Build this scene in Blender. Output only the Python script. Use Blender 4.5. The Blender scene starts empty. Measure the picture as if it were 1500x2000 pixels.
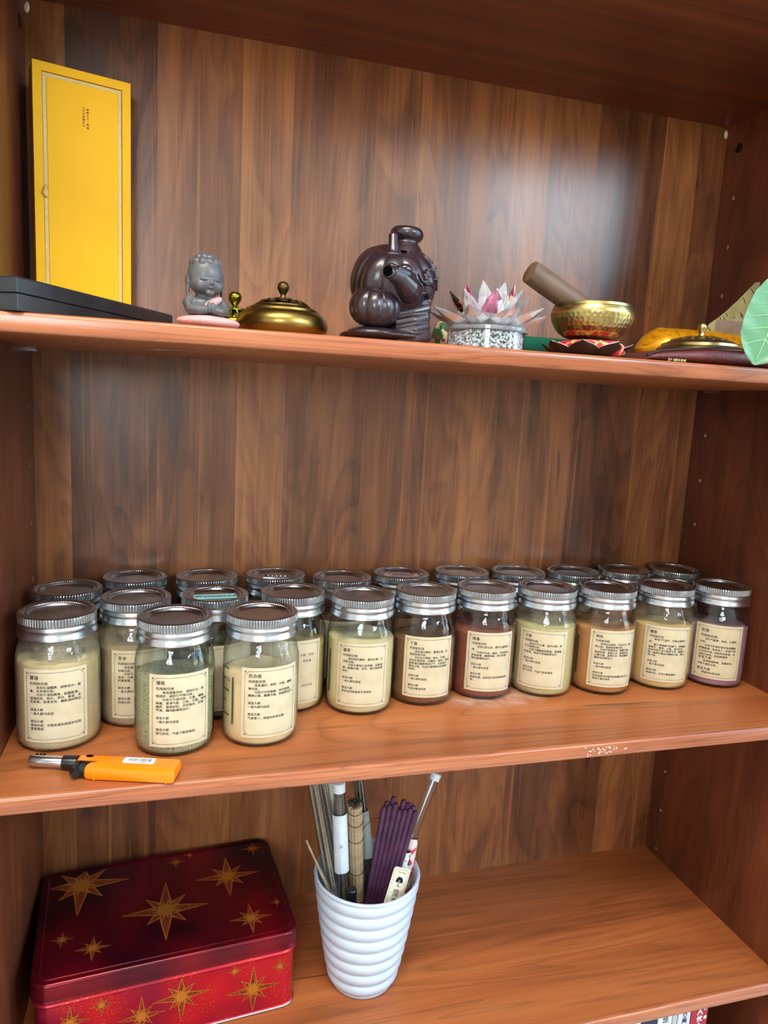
import bpy, bmesh, math, random
from math import sin, cos, pi, radians, sqrt, atan2
from mathutils import Vector, Matrix, noise

random.seed(11)
SC = bpy.context.scene
COL = SC.collection

# ------------------------------------------------------------------ camera
CAM = Vector((0.1537, -0.8981, 0.3442))
yaw, pitch, roll, FPX = 0.2850, 0.1542, 0.0519, 1412.74
fw = Vector((sin(yaw) * cos(pitch), cos(yaw) * cos(pitch), -sin(pitch)))
rt = Vector((cos(yaw), -sin(yaw), 0))
up = rt.cross(fw)
r2 = rt * cos(roll) + up * sin(roll)
u2 = up * cos(roll) - rt * sin(roll)
cd = bpy.data.cameras.new('camera')
cam = bpy.data.objects.new('camera', cd)
COL.objects.link(cam)
cam.matrix_world = Matrix(((r2.x, u2.x, -fw.x, CAM.x), (r2.y, u2.y, -fw.y, CAM.y), (r2.z, u2.z, -fw.z, CAM.z), (0, 0, 0, 1)))
cd.sensor_fit = 'HORIZONTAL'
cd.sensor_width = 36
cd.lens = FPX * 36 / 1500
cd.clip_start = 0.02
SC.camera = cam

# ------------------------------------------------------------------ room measures (metres; z = 0 is the top of the jar shelf)
W, D = 0.88, 0.2804
ZT, Z1, T, Z2, Z3, Z4 = 0.7359, 0.3957, 0.0156, 0.0, -0.3388, -0.678
FLOOR, CEIL = -1.02, 1.85
RX0, RX1, RY0, RY1 = -1.7, 1.95, -3.0, 0.03
WA = (-0.95, -0.15, 0.45, 1.25)      # window in the wall behind the camera: x0 x1 z0 z1
WB = (-2.92, -1.95, 1.00, 1.75)   # windows in the right wall: y0 y1 z0 z1
WC = (-1.60, -0.36, -0.85, 1.72)

# ------------------------------------------------------------------ world, lights, exposure
wd = bpy.data.worlds.new('sky')
SC.world = wd
wd.use_nodes = True
wn = wd.node_tree
sky = wn.nodes.new('ShaderNodeTexSky')
sky.sky_type = 'NISHITA'
sky.sun_disc = False
sky.sun_elevation = radians(48)
sky.sun_rotation = radians(200)
bgn = wn.nodes['Background']
wn.links.new(sky.outputs[0], bgn.inputs[0])
bgn.inputs[1].default_value = 2.3


def area(name, loc, rot, sx, sy, power, color, portal=False):
    l = bpy.data.lights.new(name, 'AREA')
    l.shape = 'RECTANGLE'
    l.size, l.size_y, l.energy, l.color = sx, sy, power, color
    if portal:
        l.cycles.is_portal = True
    o = bpy.data.objects.new(name, l)
    COL.objects.link(o)
    o.location = loc
    o.rotation_euler = rot
    return o


# overcast daylight entering through the two windows, and the ceiling panel lamp of the room
area('window_daylight', ((WA[0] + WA[1]) / 2, RY0 - 0.02, (WA[2] + WA[3]) / 2), (radians(90), 0, 0), WA[1] - WA[0], WA[3] - WA[2], 16, (0.97, 0.98, 1.0))
area('high_window_daylight', (RX1 + 0.03, (WB[0] + WB[1]) / 2, (WB[2] + WB[3]) / 2), (radians(90), 0, radians(90)), WB[1] - WB[0], WB[3] - WB[2], 125, (0.74, 0.87, 1.0))
area('near_window_portal', (RX1 + 0.03, (WC[0] + WC[1]) / 2, (WC[2] + WC[3]) / 2), (radians(90), 0, radians(90)), WC[1] - WC[0], WC[3] - WC[2], 1, (1, 1, 1), True)
area('ceiling_panel_light', (-0.1, -1.25, CEIL - 0.035), (0, 0, 0), 1.1, 0.5, 48, (1.0, 0.95, 0.88))
SC.view_settings.view_transform = 'Standard'
SC.view_settings.look = 'None'
SC.view_settings.exposure = -0.1
SC.view_settings.gamma = 1.0
SC.view_settings.use_curve_mapping = False
cy = SC.cycles
cy.use_denoising = True
cy.max_bounces = 12
cy.diffuse_bounces = 4
cy.glossy_bounces = 5
cy.transmission_bounces = 10
cy.transparent_max_bounces = 40
cy.sample_clamp_indirect = 5
cy.caustics_reflective = False


# ------------------------------------------------------------------ helpers: materials
def lin(c):
    return tuple(((x / 255) / 12.92 if x / 255 <= 0.04045 else (((x / 255) + 0.055) / 1.055) ** 2.4) for x in c) + (1,)


MATS = {}


def mat(name, rgb=(128, 128, 128), rough=0.5, metal=0.0, spec=0.5, **kw):
    if name in MATS:
        return MATS[name]
    m = bpy.data.materials.new(name)
    m.use_nodes = True
    p = m.node_tree.nodes['Principled BSDF']
    p.inputs['Base Color'].default_value = lin(rgb)
    p.inputs['Roughness'].default_value = rough
    p.inputs['Metallic'].default_value = metal
    p.inputs['Specular IOR Level'].default_value = spec
    for k, v in kw.items():
        p.inputs[k.replace('_', ' ')].default_value = v
    MATS[name] = m
    return m


class NT:
    def __init__(s, m):
        s.t = m.node_tree
        s.p = s.t.nodes.get('Principled BSDF')

    def n(s, typ, **kw):
        x = s.t.nodes.new(typ)
        for k, v in kw.items():
            setattr(x, k, v)
        return x

    def l(s, a, b):
        s.t.links.new(a, b)

    def math(s, op, a, b=None, c=None):
        x = s.n('ShaderNodeMath', operation=op)
        for i, v in enumerate((a, b, c)):
            if v is None:
                continue
            if isinstance(v, (int, float)):
                x.inputs[i].default_value = v
            else:
                s.l(v, x.inputs[i])
        return x.outputs[0]

    def obj(s):
        return s.n('ShaderNodeTexCoord').outputs['Object']

    def noise(s, vec, scale, detail=3, dist=0.0, rough=0.5):
        x = s.n('ShaderNodeTexNoise')
        x.inputs['Scale'].default_value = scale
        x.inputs['Detail'].default_value = detail
        x.inputs['Distortion'].default_value = dist
        x.inputs['Roughness'].default_value = rough
        s.l(vec, x.inputs['Vector'])
        return x.outputs['Fac']

    def ramp(s, fac, stops):
        x = s.n('ShaderNodeValToRGB')
        e = x.color_ramp.elements
        while len(e) < len(stops):
            e.new(0.5)
        for i, (pos, c) in enumerate(stops):
            e[i].position = pos
            e[i].color = c if len(c) == 4 else lin(c)
        s.l(fac, x.inputs[0])
        return x.outputs[0]

    def mix(s, fac, a, b, mode='MIX'):
        x = s.n('ShaderNodeMix', data_type='RGBA', blend_type=mode)
        for i, v in ((0, fac), (6, a), (7, b)):
            if isinstance(v, (int, float)):
                x.inputs[i].default_value = v
            elif isinstance(v, tuple):
                x.inputs[i].default_value = v if len(v) == 4 else lin(v)
            else:
                s.l(v, x.inputs[i])
        return x.outputs[2]

    def bump(s, h, strength=0.2, dist=0.001):
        x = s.n('ShaderNodeBump')
        x.inputs['Strength'].default_value = strength
        x.inputs['Distance'].default_value = dist
        s.l(h, x.inputs['Height'])
        s.l(x.outputs[0], s.p.inputs['Normal'])

    def col(s, c):
        s.l(c, s.p.inputs['Base Color'])


def noisy(name, c1, c2, scale=40, rough=0.5, metal=0.0, detail=4, lo=0.35, hi=0.65, bump=0.0, bdist=0.001, spec=0.5):
    if name in MATS:
        return MATS[name]
    m = mat(name, c1, rough, metal, spec)
    k = NT(m)
    f = k.noise(k.obj(), scale, detail)
    k.col(k.ramp(f, [(lo, c1), (hi, c2)]))
    if bump:
        k.bump(f, bump, bdist)
    return m


def wood(name, grain, cols, plank=0.0, rough=0.36, ring=26.0, seed=0.0, stain=False, spec=0.5, vs=1.0, us=1.0, line=0.42, streak=0.0):
    """laminate wood print: grain = (along axis, across axis) of the object's own coordinates"""
    m = mat(name, cols[1], rough, 0, spec)
    k = NT(m)
    sep = k.n('ShaderNodeSeparateXYZ')
    co = k.obj()
    k.l(co, sep.inputs[0])
    ax = dict(X=sep.outputs[0], Y=sep.outputs[1], Z=sep.outputs[2])
    u, v = ax[grain[0]], ax[grain[1]]
    if grain == 'XY':
        v = k.math('ADD', v, sep.outputs[2])
    tone, w = None, seed
    if plank:       # printed strips of uneven width
        pv = k.math('DIVIDE', k.math('ADD', v, k.math('MULTIPLY', k.math('SINE', k.math('MULTIPLY', v, 47.0)), 0.014)), plank)
        idx = k.math('FLOOR', k.math('ADD', pv, 0.35))
        wnz = k.n('ShaderNodeTexWhiteNoise', noise_dimensions='1D')
        k.l(k.math('ADD', idx, seed), wnz.inputs['W'])
        tone = wnz.outputs['Value']
        w = k.math('MULTIPLY_ADD', tone, 9.0, seed)

    def vec(sv, su, dw=0.0):
        c = k.n('ShaderNodeCombineXYZ')
        k.l(k.math('MULTIPLY', v, sv * vs), c.inputs[0])
        k.l(k.math('MULTIPLY', u, su * us), c.inputs[1])
        if isinstance(w, (int, float)):
            c.inputs[2].default_value = w + dw
        else:
            k.l(k.math('ADD', w, dw), c.inputs[2])
        return c.outputs[0]
    n1 = k.noise(vec(10.0, 2.2), 1.0, 2.0, 1.1)                 # slow figure that draws the cathedral arcs
    ph = k.math('FRACT', k.math('MULTIPLY', n1, ring))
    edge = k.math('POWER', ph, 7.0)                             # each growth ring ends in a thin dark line
    fine = k.noise(vec(420.0, 9.0), 1.0, 5, 0.0, 0.6)
    mid = k.noise(vec(30.0, 1.2), 1.0, 3, 0.5)
    blot = k.noise(vec(7.0, 4.0, 2.0), 1.0, 4, 0.5)
    base = k.math('MULTIPLY_ADD', mid, 0.50, k.math('MULTIPLY_ADD', blot, 0.66, k.math('MULTIPLY', ph, 0.16)))
    if tone is not None:
        base = k.math('ADD', base, k.math('MULTIPLY_ADD', tone, 0.30, -0.15))
    base = k.math('ADD', base, k.math('MULTIPLY_ADD', fine, 0.42, -0.21))
    c = k.ramp(base, [(0.40, cols[0]), (0.64, cols[1]), (0.92, cols[2])])
    c = k.mix(k.math('MULTIPLY', edge, line), c, tuple(int(x * 0.7) for x in cols[0]))
    if streak:
        st = k.noise(vec(95.0, 1.1, 4.0), 1.0, 1, 0.2)
        st = k.ramp(st, [(0.655, (0, 0, 0)), (0.70, (255, 255, 255))])
        c = k.mix(k.math('MULTIPLY', st, streak), c, tuple(min(255, int(x * 1.12)) for x in cols[2]))
    pore = k.noise(vec(90.0, 10.0, 7.0), 1.0, 2, 0.5)
    pore = k.ramp(pore, [(0.71, (0, 0, 0)), (0.77, (255, 255, 255))])
    c = k.mix(k.math('MULTIPLY', pore, 0.6), c, tuple(int(x * 0.45) for x in cols[0]))
    if stain:       # spilled powder and specks
        def sub(x, y):
            return k.math('SUBTRACT', x, y)
        dx = k.math('MULTIPLY', sub(sep.outputs[0], 0.520), 13.0)
        dy = k.math('MULTIPLY', sub(sep.outputs[1], -0.153), 30.0)
        d = k.math('SQRT', k.math('ADD', k.math('MULTIPLY', dx, dx), k.math('MULTIPLY', dy, dy)))
        nn = k.noise(co, 55.0, 5)
        f = k.math('MULTIPLY', k.math('MAXIMUM', k.math('SUBTRACT', 1.0, d), 0.0), k.math('MULTIPLY_ADD', nn, 3.2, -1.15))
        f = k.math('MINIMUM', k.math('MAXIMUM', f, 0.0), 0.5)
        c = k.mix(f, c, (226, 196, 178))
    k.col(c)
    k.bump(fine, 0.06, 0.0004)
    k.l(k.math('MULTIPLY_ADD', blot, 0.16, rough - 0.08), k.p.inputs['Roughness'])
    return m


def thin_glass(name, tint=(252, 253, 252), edge=(164, 178, 168), rough=0.015, dust=0.0, wav=0.25, boost=1.25, dustcol=(205, 200, 185)):
    """thin-walled clear glass: straight-through transmission with Fresnel reflection and an absorbing edge"""
    m = bpy.data.materials.new(name)
    m.use_nodes = True
    t = m.node_tree
    t.nodes.clear()
    k = NT(m)
    out = k.n('ShaderNodeOutputMaterial')
    tr = k.n('ShaderNodeBsdfTransparent')
    gl = k.n('ShaderNodeBsdfGlossy')
    gl.inputs['Roughness'].default_value = rough
    gl.inputs['Color'].default_value = (1, 1, 1, 1)
    lw = k.n('ShaderNodeLayerWeight')
    lw.inputs['Blend'].default_value = 0.5
    k.l(k.ramp(lw.outputs['Facing'], [(0.45, tint), (0.97, edge)]), tr.inputs['Color'])
    fr = k.n('ShaderNodeFresnel')
    geo = k.n('ShaderNodeNewGeometry')      # the film of glass is thin: the same reflectance from both faces
    k.l(k.math('MULTIPLY_ADD', geo.outputs['Backfacing'], 1 / 1.5 - 1.5, 1.5), fr.inputs['IOR'])
    mx = k.n('ShaderNodeMixShader')
    k.l(k.math('MINIMUM', k.math('MULTIPLY', fr.outputs[0], boost), 0.9), mx.inputs[0])
    k.l(tr.outputs[0], mx.inputs[1])
    k.l(gl.outputs[0], mx.inputs[2])
    co = k.obj()
    if wav:
        b = k.n('ShaderNodeBump')
        b.inputs['Strength'].default_value = wav
        b.inputs['Distance'].default_value = 0.004
        k.l(k.noise(co, 70.0, 2, 0.4), b.inputs['Height'])
        k.l(b.outputs[0], gl.inputs['Normal'])
    last = mx.outputs[0]
    if dust:
        df = k.n('ShaderNodeBsdfDiffuse')
        df.inputs['Color'].default_value = lin(dustcol)
        m2 = k.n('ShaderNodeMixShader')
        a = k.noise(co, 38.0, 5)
        b2 = k.noise(co, 700.0, 2)
        f = k.math('MULTIPLY', k.math('MULTIPLY_ADD', a, 2.2, -0.62), k.math('MULTIPLY_ADD', b2, 1.6, -0.2))
        f = k.math('MINIMUM', k.math('MAXIMUM', k.math('MULTIPLY', f, dust), 0.0), 0.8)
        k.l(f, m2.inputs[0])
        k.l(last, m2.inputs[1])
        k.l(df.outputs[0], m2.inputs[2])
        last = m2.outputs[0]
    k.l(last, out.inputs[0])
    MATS[name] = m
    return m


# ------------------------------------------------------------------ helpers: geometry
class MB:
    """collects verts and faces of one mesh"""

    def __init__(s):
        s.v, s.f = [], []

    def add(s, vs, fs, M=None):
        o = len(s.v)
        s.v += [tuple(M @ Vector(p)) if M is not None else tuple(p) for p in vs]
        s.f += [tuple(i + o for i in f) for f in fs]
        return s

    def box(s, x0, x1, y0, y1, z0, z1, M=None):
        vs = [(x, y, z) for x in (x0, x1) for y in (y0, y1) for z in (z0, z1)]
        return s.add(vs, [(0, 1, 3, 2), (4, 6, 7, 5), (0, 4, 5, 1), (2, 3, 7, 6), (0, 2, 6, 4), (1, 5, 7, 3)], M)

    def lathe(s, prof, seg=48, M=None, rf=None, closed=False):
        vs, fs = [], []
        n = len(prof)
        for i in range(seg):
            a = 2 * pi * i / seg
            for r, z in prof:
                rr = rf(r, z, a, i) if rf else r
                vs.append((rr * cos(a), rr * sin(a), z))
        for i in range(seg):
            j = (i + 1) % seg
            for k in range(n if closed else n - 1):
                k2 = (k + 1) % n
                fs.append((i * n + k, j * n + k, j * n + k2, i * n + k2))
        return s.add(vs, fs, M)

    def tube(s, pts, rad, seg=8, cap=True, M=None, flat=1.0):
        pts = [Vector(p) for p in pts]
        n = len(pts)
        rad = rad if isinstance(rad, (list, tuple)) else [rad] * n
        vs, fs = [], []
        t = (pts[1] - pts[0]).normalized()
        a = Vector((0, 0, 1)) if abs(t.z) < 0.9 else Vector((1, 0, 0))
        nn = (a - t * a.dot(t)).normalized()
        for i in range(n):
            t = (pts[min(i + 1, n - 1)] - pts[max(i - 1, 0)]).normalized()
            nn = (nn - t * nn.dot(t)).normalized()
            b = t.cross(nn)
            for k in range(seg):
                an = 2 * pi * k / seg
                vs.append(tuple(pts[i] + (nn * cos(an) * flat + b * sin(an)) * rad[i]))
        for i in range(n - 1):
            for k in range(seg):
                k2 = (k + 1) % seg
                fs.append((i * seg + k, i * seg + k2, (i + 1) * seg + k2, (i + 1) * seg + k))
        if cap:
            fs.append(tuple(range(seg))[::-1])
            fs.append(tuple((n - 1) * seg + k for k in range(seg)))
        return s.add(vs, fs, M)

    def ell(s, c, r, nu=20, nv=12, M=None, R=None):
        vs, fs = [], []
        for j in range(nv + 1):
            ph = pi * j / nv
            for i in range(nu):
                th = 2 * pi * i / nu
                p = Vector((r[0] * sin(ph) * cos(th), r[1] * sin(ph) * sin(th), r[2] * cos(ph)))
                if R is not None:
                    p = R @ p
                vs.append(tuple(p + Vector(c)))
        for j in range(nv):
            for i in range(nu):
                i2 = (i + 1) % nu
                fs.append((j * nu + i, (j + 1) * nu + i, (j + 1) * nu + i2, j * nu + i2))
        return s.add(vs, fs, M)

    def rloft(s, w, d, r, rows, seg=6, cap0=True, cap1=True, M=None):
        """rounded-rectangle loft; rows = (inset, z)"""
        vs, fs = [], []
        for ins, z in rows:
            hw, hd, rr = w / 2 - ins, d / 2 - ins, max(r - ins, 0.0004)
            for cx, cyy, a0 in ((hw - rr, hd - rr, 0), (-hw + rr, hd - rr, pi / 2), (-hw + rr, -hd + rr, pi), (hw - rr, -hd + rr, 1.5 * pi)):
                for k in range(seg + 1):
                    a = a0 + pi / 2 * k / seg
                    vs.append((cx + rr * cos(a), cyy + rr * sin(a), z))
        n = 4 * (seg + 1)
        for i in range(len(rows) - 1):
            for k in range(n):
                k2 = (k + 1) % n
                fs.append((i * n + k, i * n + k2, (i + 1) * n + k2, (i + 1) * n + k))
        if cap0:
            fs.append(tuple(range(n))[::-1])
        if cap1:
            fs.append(tuple((len(rows) - 1) * n + k for k in range(n)))
        return s.add(vs, fs, M)

    def mesh(s, name, smooth=True, angle=40):
        me = bpy.data.meshes.new(name)
        me.from_pydata(s.v, [], s.f)
        me.validate()
        me.update()
        if smooth:
            me.polygons.foreach_set('use_smooth', [True] * len(me.polygons))
            if angle:
                me.set_sharp_from_angle(angle=radians(angle))
        return me

    def obj(s, name, m, parent=None, smooth=True, angle=40, loc=None, rot=None):
        return link(name, s.mesh(name, smooth, angle), m, parent, loc, rot)


def link(name, me, m, parent=None, loc=None, rot=None):
    if isinstance(m, str):
        m = MATS[m]
    if m is not None and not me.materials:
        me.materials.append(m)
    o = bpy.data.objects.new(name, me)
    COL.objects.link(o)
    o.parent = parent
    if loc is not None:
        o.location = loc
    if rot is not None:
        o.rotation_euler = rot
    return o


def thing(name, label, cat, loc=(0, 0, 0), rz=0.0, group=None):
    o = bpy.data.objects.new(name, None)
    o.empty_display_size = 0.01
    COL.objects.link(o)
    o.location = loc
    o.rotation_euler = (0, 0, rz)
    o['label'], o['category'] = label, cat
    if group:
        o['group'] = group
    return o


def tag(o, label, cat, group=None):
    o['label'], o['category'] = label, cat
    if group:
        o['group'] = group
    return o


def struct(o):
    o['kind'] = 'structure'
    return o


def remesh(mb, name, m, parent, voxel=0.0007, smooth=4, loc=None, rot=None, floor=None):
    me = mb.mesh(name + '_src', False)
    o = bpy.data.objects.new('tmp', me)
    COL.objects.link(o)
    md = o.modifiers.new('r', 'REMESH')
    md.mode = 'VOXEL'
    md.voxel_size = voxel
    sm = o.modifiers.new('s', 'SMOOTH')
    sm.factor, sm.iterations = 0.5, smooth
    dg = bpy.context.evaluated_depsgraph_get()
    res = bpy.data.meshes.new_from_object(o.evaluated_get(dg))
    bpy.data.objects.remove(o)
    bpy.data.meshes.remove(me)
    res.name = name
    if floor is not None:
        for v in res.vertices:
            v.co.z = max(v.co.z, floor)
    res.polygons.foreach_set('use_smooth', [True] * len(res.polygons))
    return link(name, res, m, parent, loc, rot)


def text2d(body, size=1.0, bold=0.0, align='LEFT', lines=1.0):
    """flat glyph outlines: returns verts, faces"""
    cu = bpy.data.curves.new('t', 'FONT')
    cu.body, cu.size, cu.resolution_u, cu.offset, cu.align_x, cu.space_line = body, 1.0, 1, bold, align, lines
    cu.fill_mode = 'FRONT'
    o = bpy.data.objects.new('t', cu)
    COL.objects.link(o)
    dg = bpy.context.evaluated_depsgraph_get()
    me = bpy.data.meshes.new_from_object(o.evaluated_get(dg))
    vs = [(v.co.x * size, v.co.y * size, 0.0) for v in me.vertices]
    fs = [tuple(p.vertices) for p in me.polygons]
    bpy.data.objects.remove(o)
    bpy.data.curves.remove(cu)
    bpy.data.meshes.remove(me)
    return vs, fs


def arc(c, r, a0, a1, n=12):
    return [(c[0] + r * cos(a0 + (a1 - a0) * i / n), c[1] + r * sin(a0 + (a1 - a0) * i / n)) for i in range(n + 1)]


def lerp(a, b, t):
    return Vector(a) * (1 - t) + Vector(b) * t


# ------------------------------------------------------------------ materials
wood('back_panel_wood', 'ZX', ((74, 41, 26), (124, 73, 42), (172, 109, 62)), plank=0.080, rough=0.30, seed=3.0, ring=8, streak=0.3, spec=0.55)
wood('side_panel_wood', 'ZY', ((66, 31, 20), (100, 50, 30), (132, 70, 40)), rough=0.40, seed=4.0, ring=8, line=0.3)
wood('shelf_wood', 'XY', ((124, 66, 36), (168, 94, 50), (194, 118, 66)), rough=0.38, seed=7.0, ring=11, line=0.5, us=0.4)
wood('jar_shelf_wood', 'XY', ((124, 66, 36), (168, 94, 50), (194, 118, 66)), rough=0.38, seed=9.5, ring=11, line=0.5, us=0.4, stain=True)
wood('edge_band_wood', 'XZ', ((116, 62, 38), (170, 98, 62), (196, 124, 84)), rough=0.21, seed=2.0, ring=9, vs=5.0, us=0.7, line=0.6)
mat('tin_plate', (186, 188, 190), 0.27, 1.0)
mat('lid_plate', (176, 176, 178), 0.22, 1.0)
noisy('lid_dusty', (150, 146, 142), (196, 194, 192), 60, 0.34, 1.0)
thin_glass('jar_glass')
thin_glass('jar_glass_dusty', dust=0.55, dustcol=(214, 200, 168))
thin_glass('jar_glass_hazy', dust=0.2, dustcol=(214, 200, 168))
thin_glass('foot_glass', tint=(150, 158, 152), edge=(70, 80, 76))
thin_glass('tube_glass', tint=(236, 242, 246), edge=(150, 160, 168), wav=0, boost=2.0)
thin_glass('drum_glass', tint=(244, 247, 250), edge=(170, 180, 190), wav=0, boost=1.8)
noisy('label_paper', (206, 190, 156), (196, 179, 144), 60, 0.7)
noisy('rose_label_paper', (208, 182, 168), (198, 171, 157), 60, 0.7)
mat('print_ink', (52, 44, 40), 0.6)
mat('border_ink', (80, 72, 62), 0.6)
mat('emboss_mark', (48, 62, 52), 0.25)
mat('teal_sticker', (150, 205, 200), 0.5)
mat('pink_sticker', (226, 176, 170), 0.5)
mat('black_ink', (22, 22, 24), 0.5)
mat('white_ink', (240, 240, 238), 0.5)
mat('hole_chip', (240, 226, 212), 0.7)
mat('black_plastic', (14, 15, 17), 0.32)
mat('steel', (200, 200, 205), 0.18, 1.0)
mat('dark_hole', (6, 6, 6), 0.8, 0.0, 0.0)
mat('white_flake', (235, 232, 228), 0.7)


def powder(name, c1, c2, scale, dark=None):
    m = mat(name, c1, 0.95, 0, 0.1)
    k = NT(m)
    co = k.obj()
    f = k.noise(co, scale, 2)
    g = k.noise(co, 28.0, 3)
    c = k.mix(f, c1, c2)
    c = k.mix(k.math('MULTIPLY_ADD', g, 0.8, -0.2), c, c2)
    if dark:
        s = k.noise(co, scale * 1.5, 1)
        c = k.mix(k.ramp(s, [(0.56, (0, 0, 0)), (0.64, (255, 255, 255))]), c, dark)
    k.col(c)
    k.bump(f, 0.5, 0.0006)
    return m


# ------------------------------------------------------------------ the room
def room():
    wall = noisy('wall_paint', (214, 208, 198), (206, 200, 190), 6, 0.8)
    flo = noisy('floor_tiles', (204, 200, 194), (192, 188, 182), 5, 0.35)
    cei = mat('ceiling_paint', (226, 223, 216), 0.85)
    white = mat('window_white', (232, 232, 230), 0.4)
    th = 0.06
    struct(MB().box(RX0, RX1, RY0, RY1, FLOOR - th, FLOOR).obj('floor', flo, smooth=False))
    struct(MB().box(RX0, RX1, RY0, RY1, CEIL, CEIL + th).obj('ceiling', cei, smooth=False))
    struct(MB().box(RX0, RX1, RY1, RY1 + th, FLOOR, CEIL).obj('wall_back', wall, smooth=False))
    struct(MB().box(RX0 - th, RX0, RY0, RY1, FLOOR, CEIL).obj('wall_left', wall, smooth=False))
    b = MB()
    b.box(RX0, WA[0], RY0 - th, RY0, FLOOR, CEIL).box(WA[1], RX1, RY0 - th, RY0, FLOOR, CEIL)
    b.box(WA[0], WA[1], RY0 - th, RY0, FLOOR, WA[2]).box(WA[0], WA[1], RY0 - th, RY0, WA[3], CEIL)
    struct(b.obj('wall_front', wall, smooth=False))
    b = MB()
    b.box(RX1, RX1 + th, RY0, WB[0], FLOOR, CEIL).box(RX1, RX1 + th, WB[1], WC[0], FLOOR, CEIL).box(RX1, RX1 + th, WC[1], RY1, FLOOR, CEIL)
    for q in (WB, WC):
        b.box(RX1, RX1 + th, q[0], q[1], FLOOR, q[2]).box(RX1, RX1 + th, q[0], q[1], q[3], CEIL)
    struct(b.obj('wall_right', wall, smooth=False))
    pane = thin_glass('window_pane_glass', tint=(246, 250, 250), edge=(225, 235, 235), wav=0, boost=1.0)
    b = MB()
    s = 0.05
    for x in (WA[0], (WA[0] + WA[1]) / 2 - s / 2, WA[1] - s):
        b.box(x, x + s, RY0 - 0.004, RY0 + 0.02, WA[2], WA[3])
    for z in (WA[2], (WA[2] + WA[3]) / 2, WA[3] - s):
        b.box(WA[0] + s, WA[1] - s, RY0 - 0.004, RY0 + 0.016, z, z + s)
    w1 = struct(b.obj('window_1', white, smooth=False))
    for wname, q in (('window_2', WB), ('window_3', WC)):
        b = MB()
        ym = (q[0] + q[1]) / 2
        for y in (q[0], ym - s / 2, q[1] - s):
            b.box(RX1 - 0.02, RX1 + 0.02, y, y + s, q[2], q[3])
        for z in (q[2], q[3] - s):
            b.box(RX1 - 0.016, RX1 + 0.016, q[0] + s, q[1] - s, z, z + s)
        w2 = struct(b.obj(wname, white, smooth=False))
        for y0, y1 in ((q[0] + s, ym - s / 2), (ym + s / 2, q[1] - s)):
            MB().box(RX1 - 0.002, RX1 + 0.002, y0, y1, q[2] + s, q[3] - s).obj('pane', pane, w2, smooth=False)
    # the tree seen mirrored in the jars, outside the right window
    t = thing('garden_tree', 'leafy green tree standing outside the side window', 'tree', (4.6, -2.6, FLOOR))
    bark = noisy('bark', (70, 56, 44), (98, 82, 66), 12, 0.9)
    leafm = noisy('tree_leaves', (44, 74, 34), (86, 118, 52), 3, 0.6)
    b = MB().tube([(0, 0, 0), (0.05, 0.05, 1.0), (0, 0.1, 2.2)], [0.14, 0.11, 0.08], 8)
    b.obj('trunk', bark, t)
    b = MB()
    tips = []
    for i in range(26):
        a, e = random.uniform(0, 2 * pi), random.uniform(-0.15, 0.8)
        L = random.uniform(0.7, 1.7)
        p0 = Vector((0.03, 0.08, random.uniform(1.1, 2.1)))
        p1 = p0 + Vector((cos(a) * cos(e), sin(a) * cos(e), sin(e))) * L
        b.tube([p0, lerp(p0, p1, 0.5) + Vector((0, 0, 0.06)), p1], [0.035, 0.02, 0.006], 5)
        tips += [lerp(p0, p1, random.uniform(0.35, 1.05)) for _ in range(46)]
    b.obj('branches', bark, t)
    b = MB()
    for p in tips:
        p = p + Vector((random.gauss(0, .13), random.gauss(0, .13), random.gauss(0, .12)))
        M = Matrix.Translation(p) @ Matrix.Rotation(random.uniform(0, 6.3), 4, 'Z') @ Matrix.Rotation(random.uniform(-1, 1), 4, 'X')
        l = random.uniform(0.05, 0.09)
        b.add([(-l, 0, 0), (0, -l * .45, 0.01), (l, 0, 0), (0, l * .45, 0.01)], [(0, 1, 2, 3)], M)
    o = b.obj('foliage', leafm, t, smooth=False)
    o['kind'] = 'stuff'
    struct(MB().box(RX1 + 0.3, 14, -12, 8, FLOOR - 0.2, FLOOR - 0.1).obj('ground', noisy('paving', (176, 172, 164), (150, 148, 138), 2, 0.8), smooth=False))
    # ceiling panel lamp housing
    cl = thing('ceiling_lamp', 'flat rectangular white ceiling panel lamp', 'lamp', (-0.1, -1.25, CEIL))
    MB().box(-0.58, 0.58, -0.28, 0.28, -0.03, 0).obj('housing', white, cl, smooth=False)


room()


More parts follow.
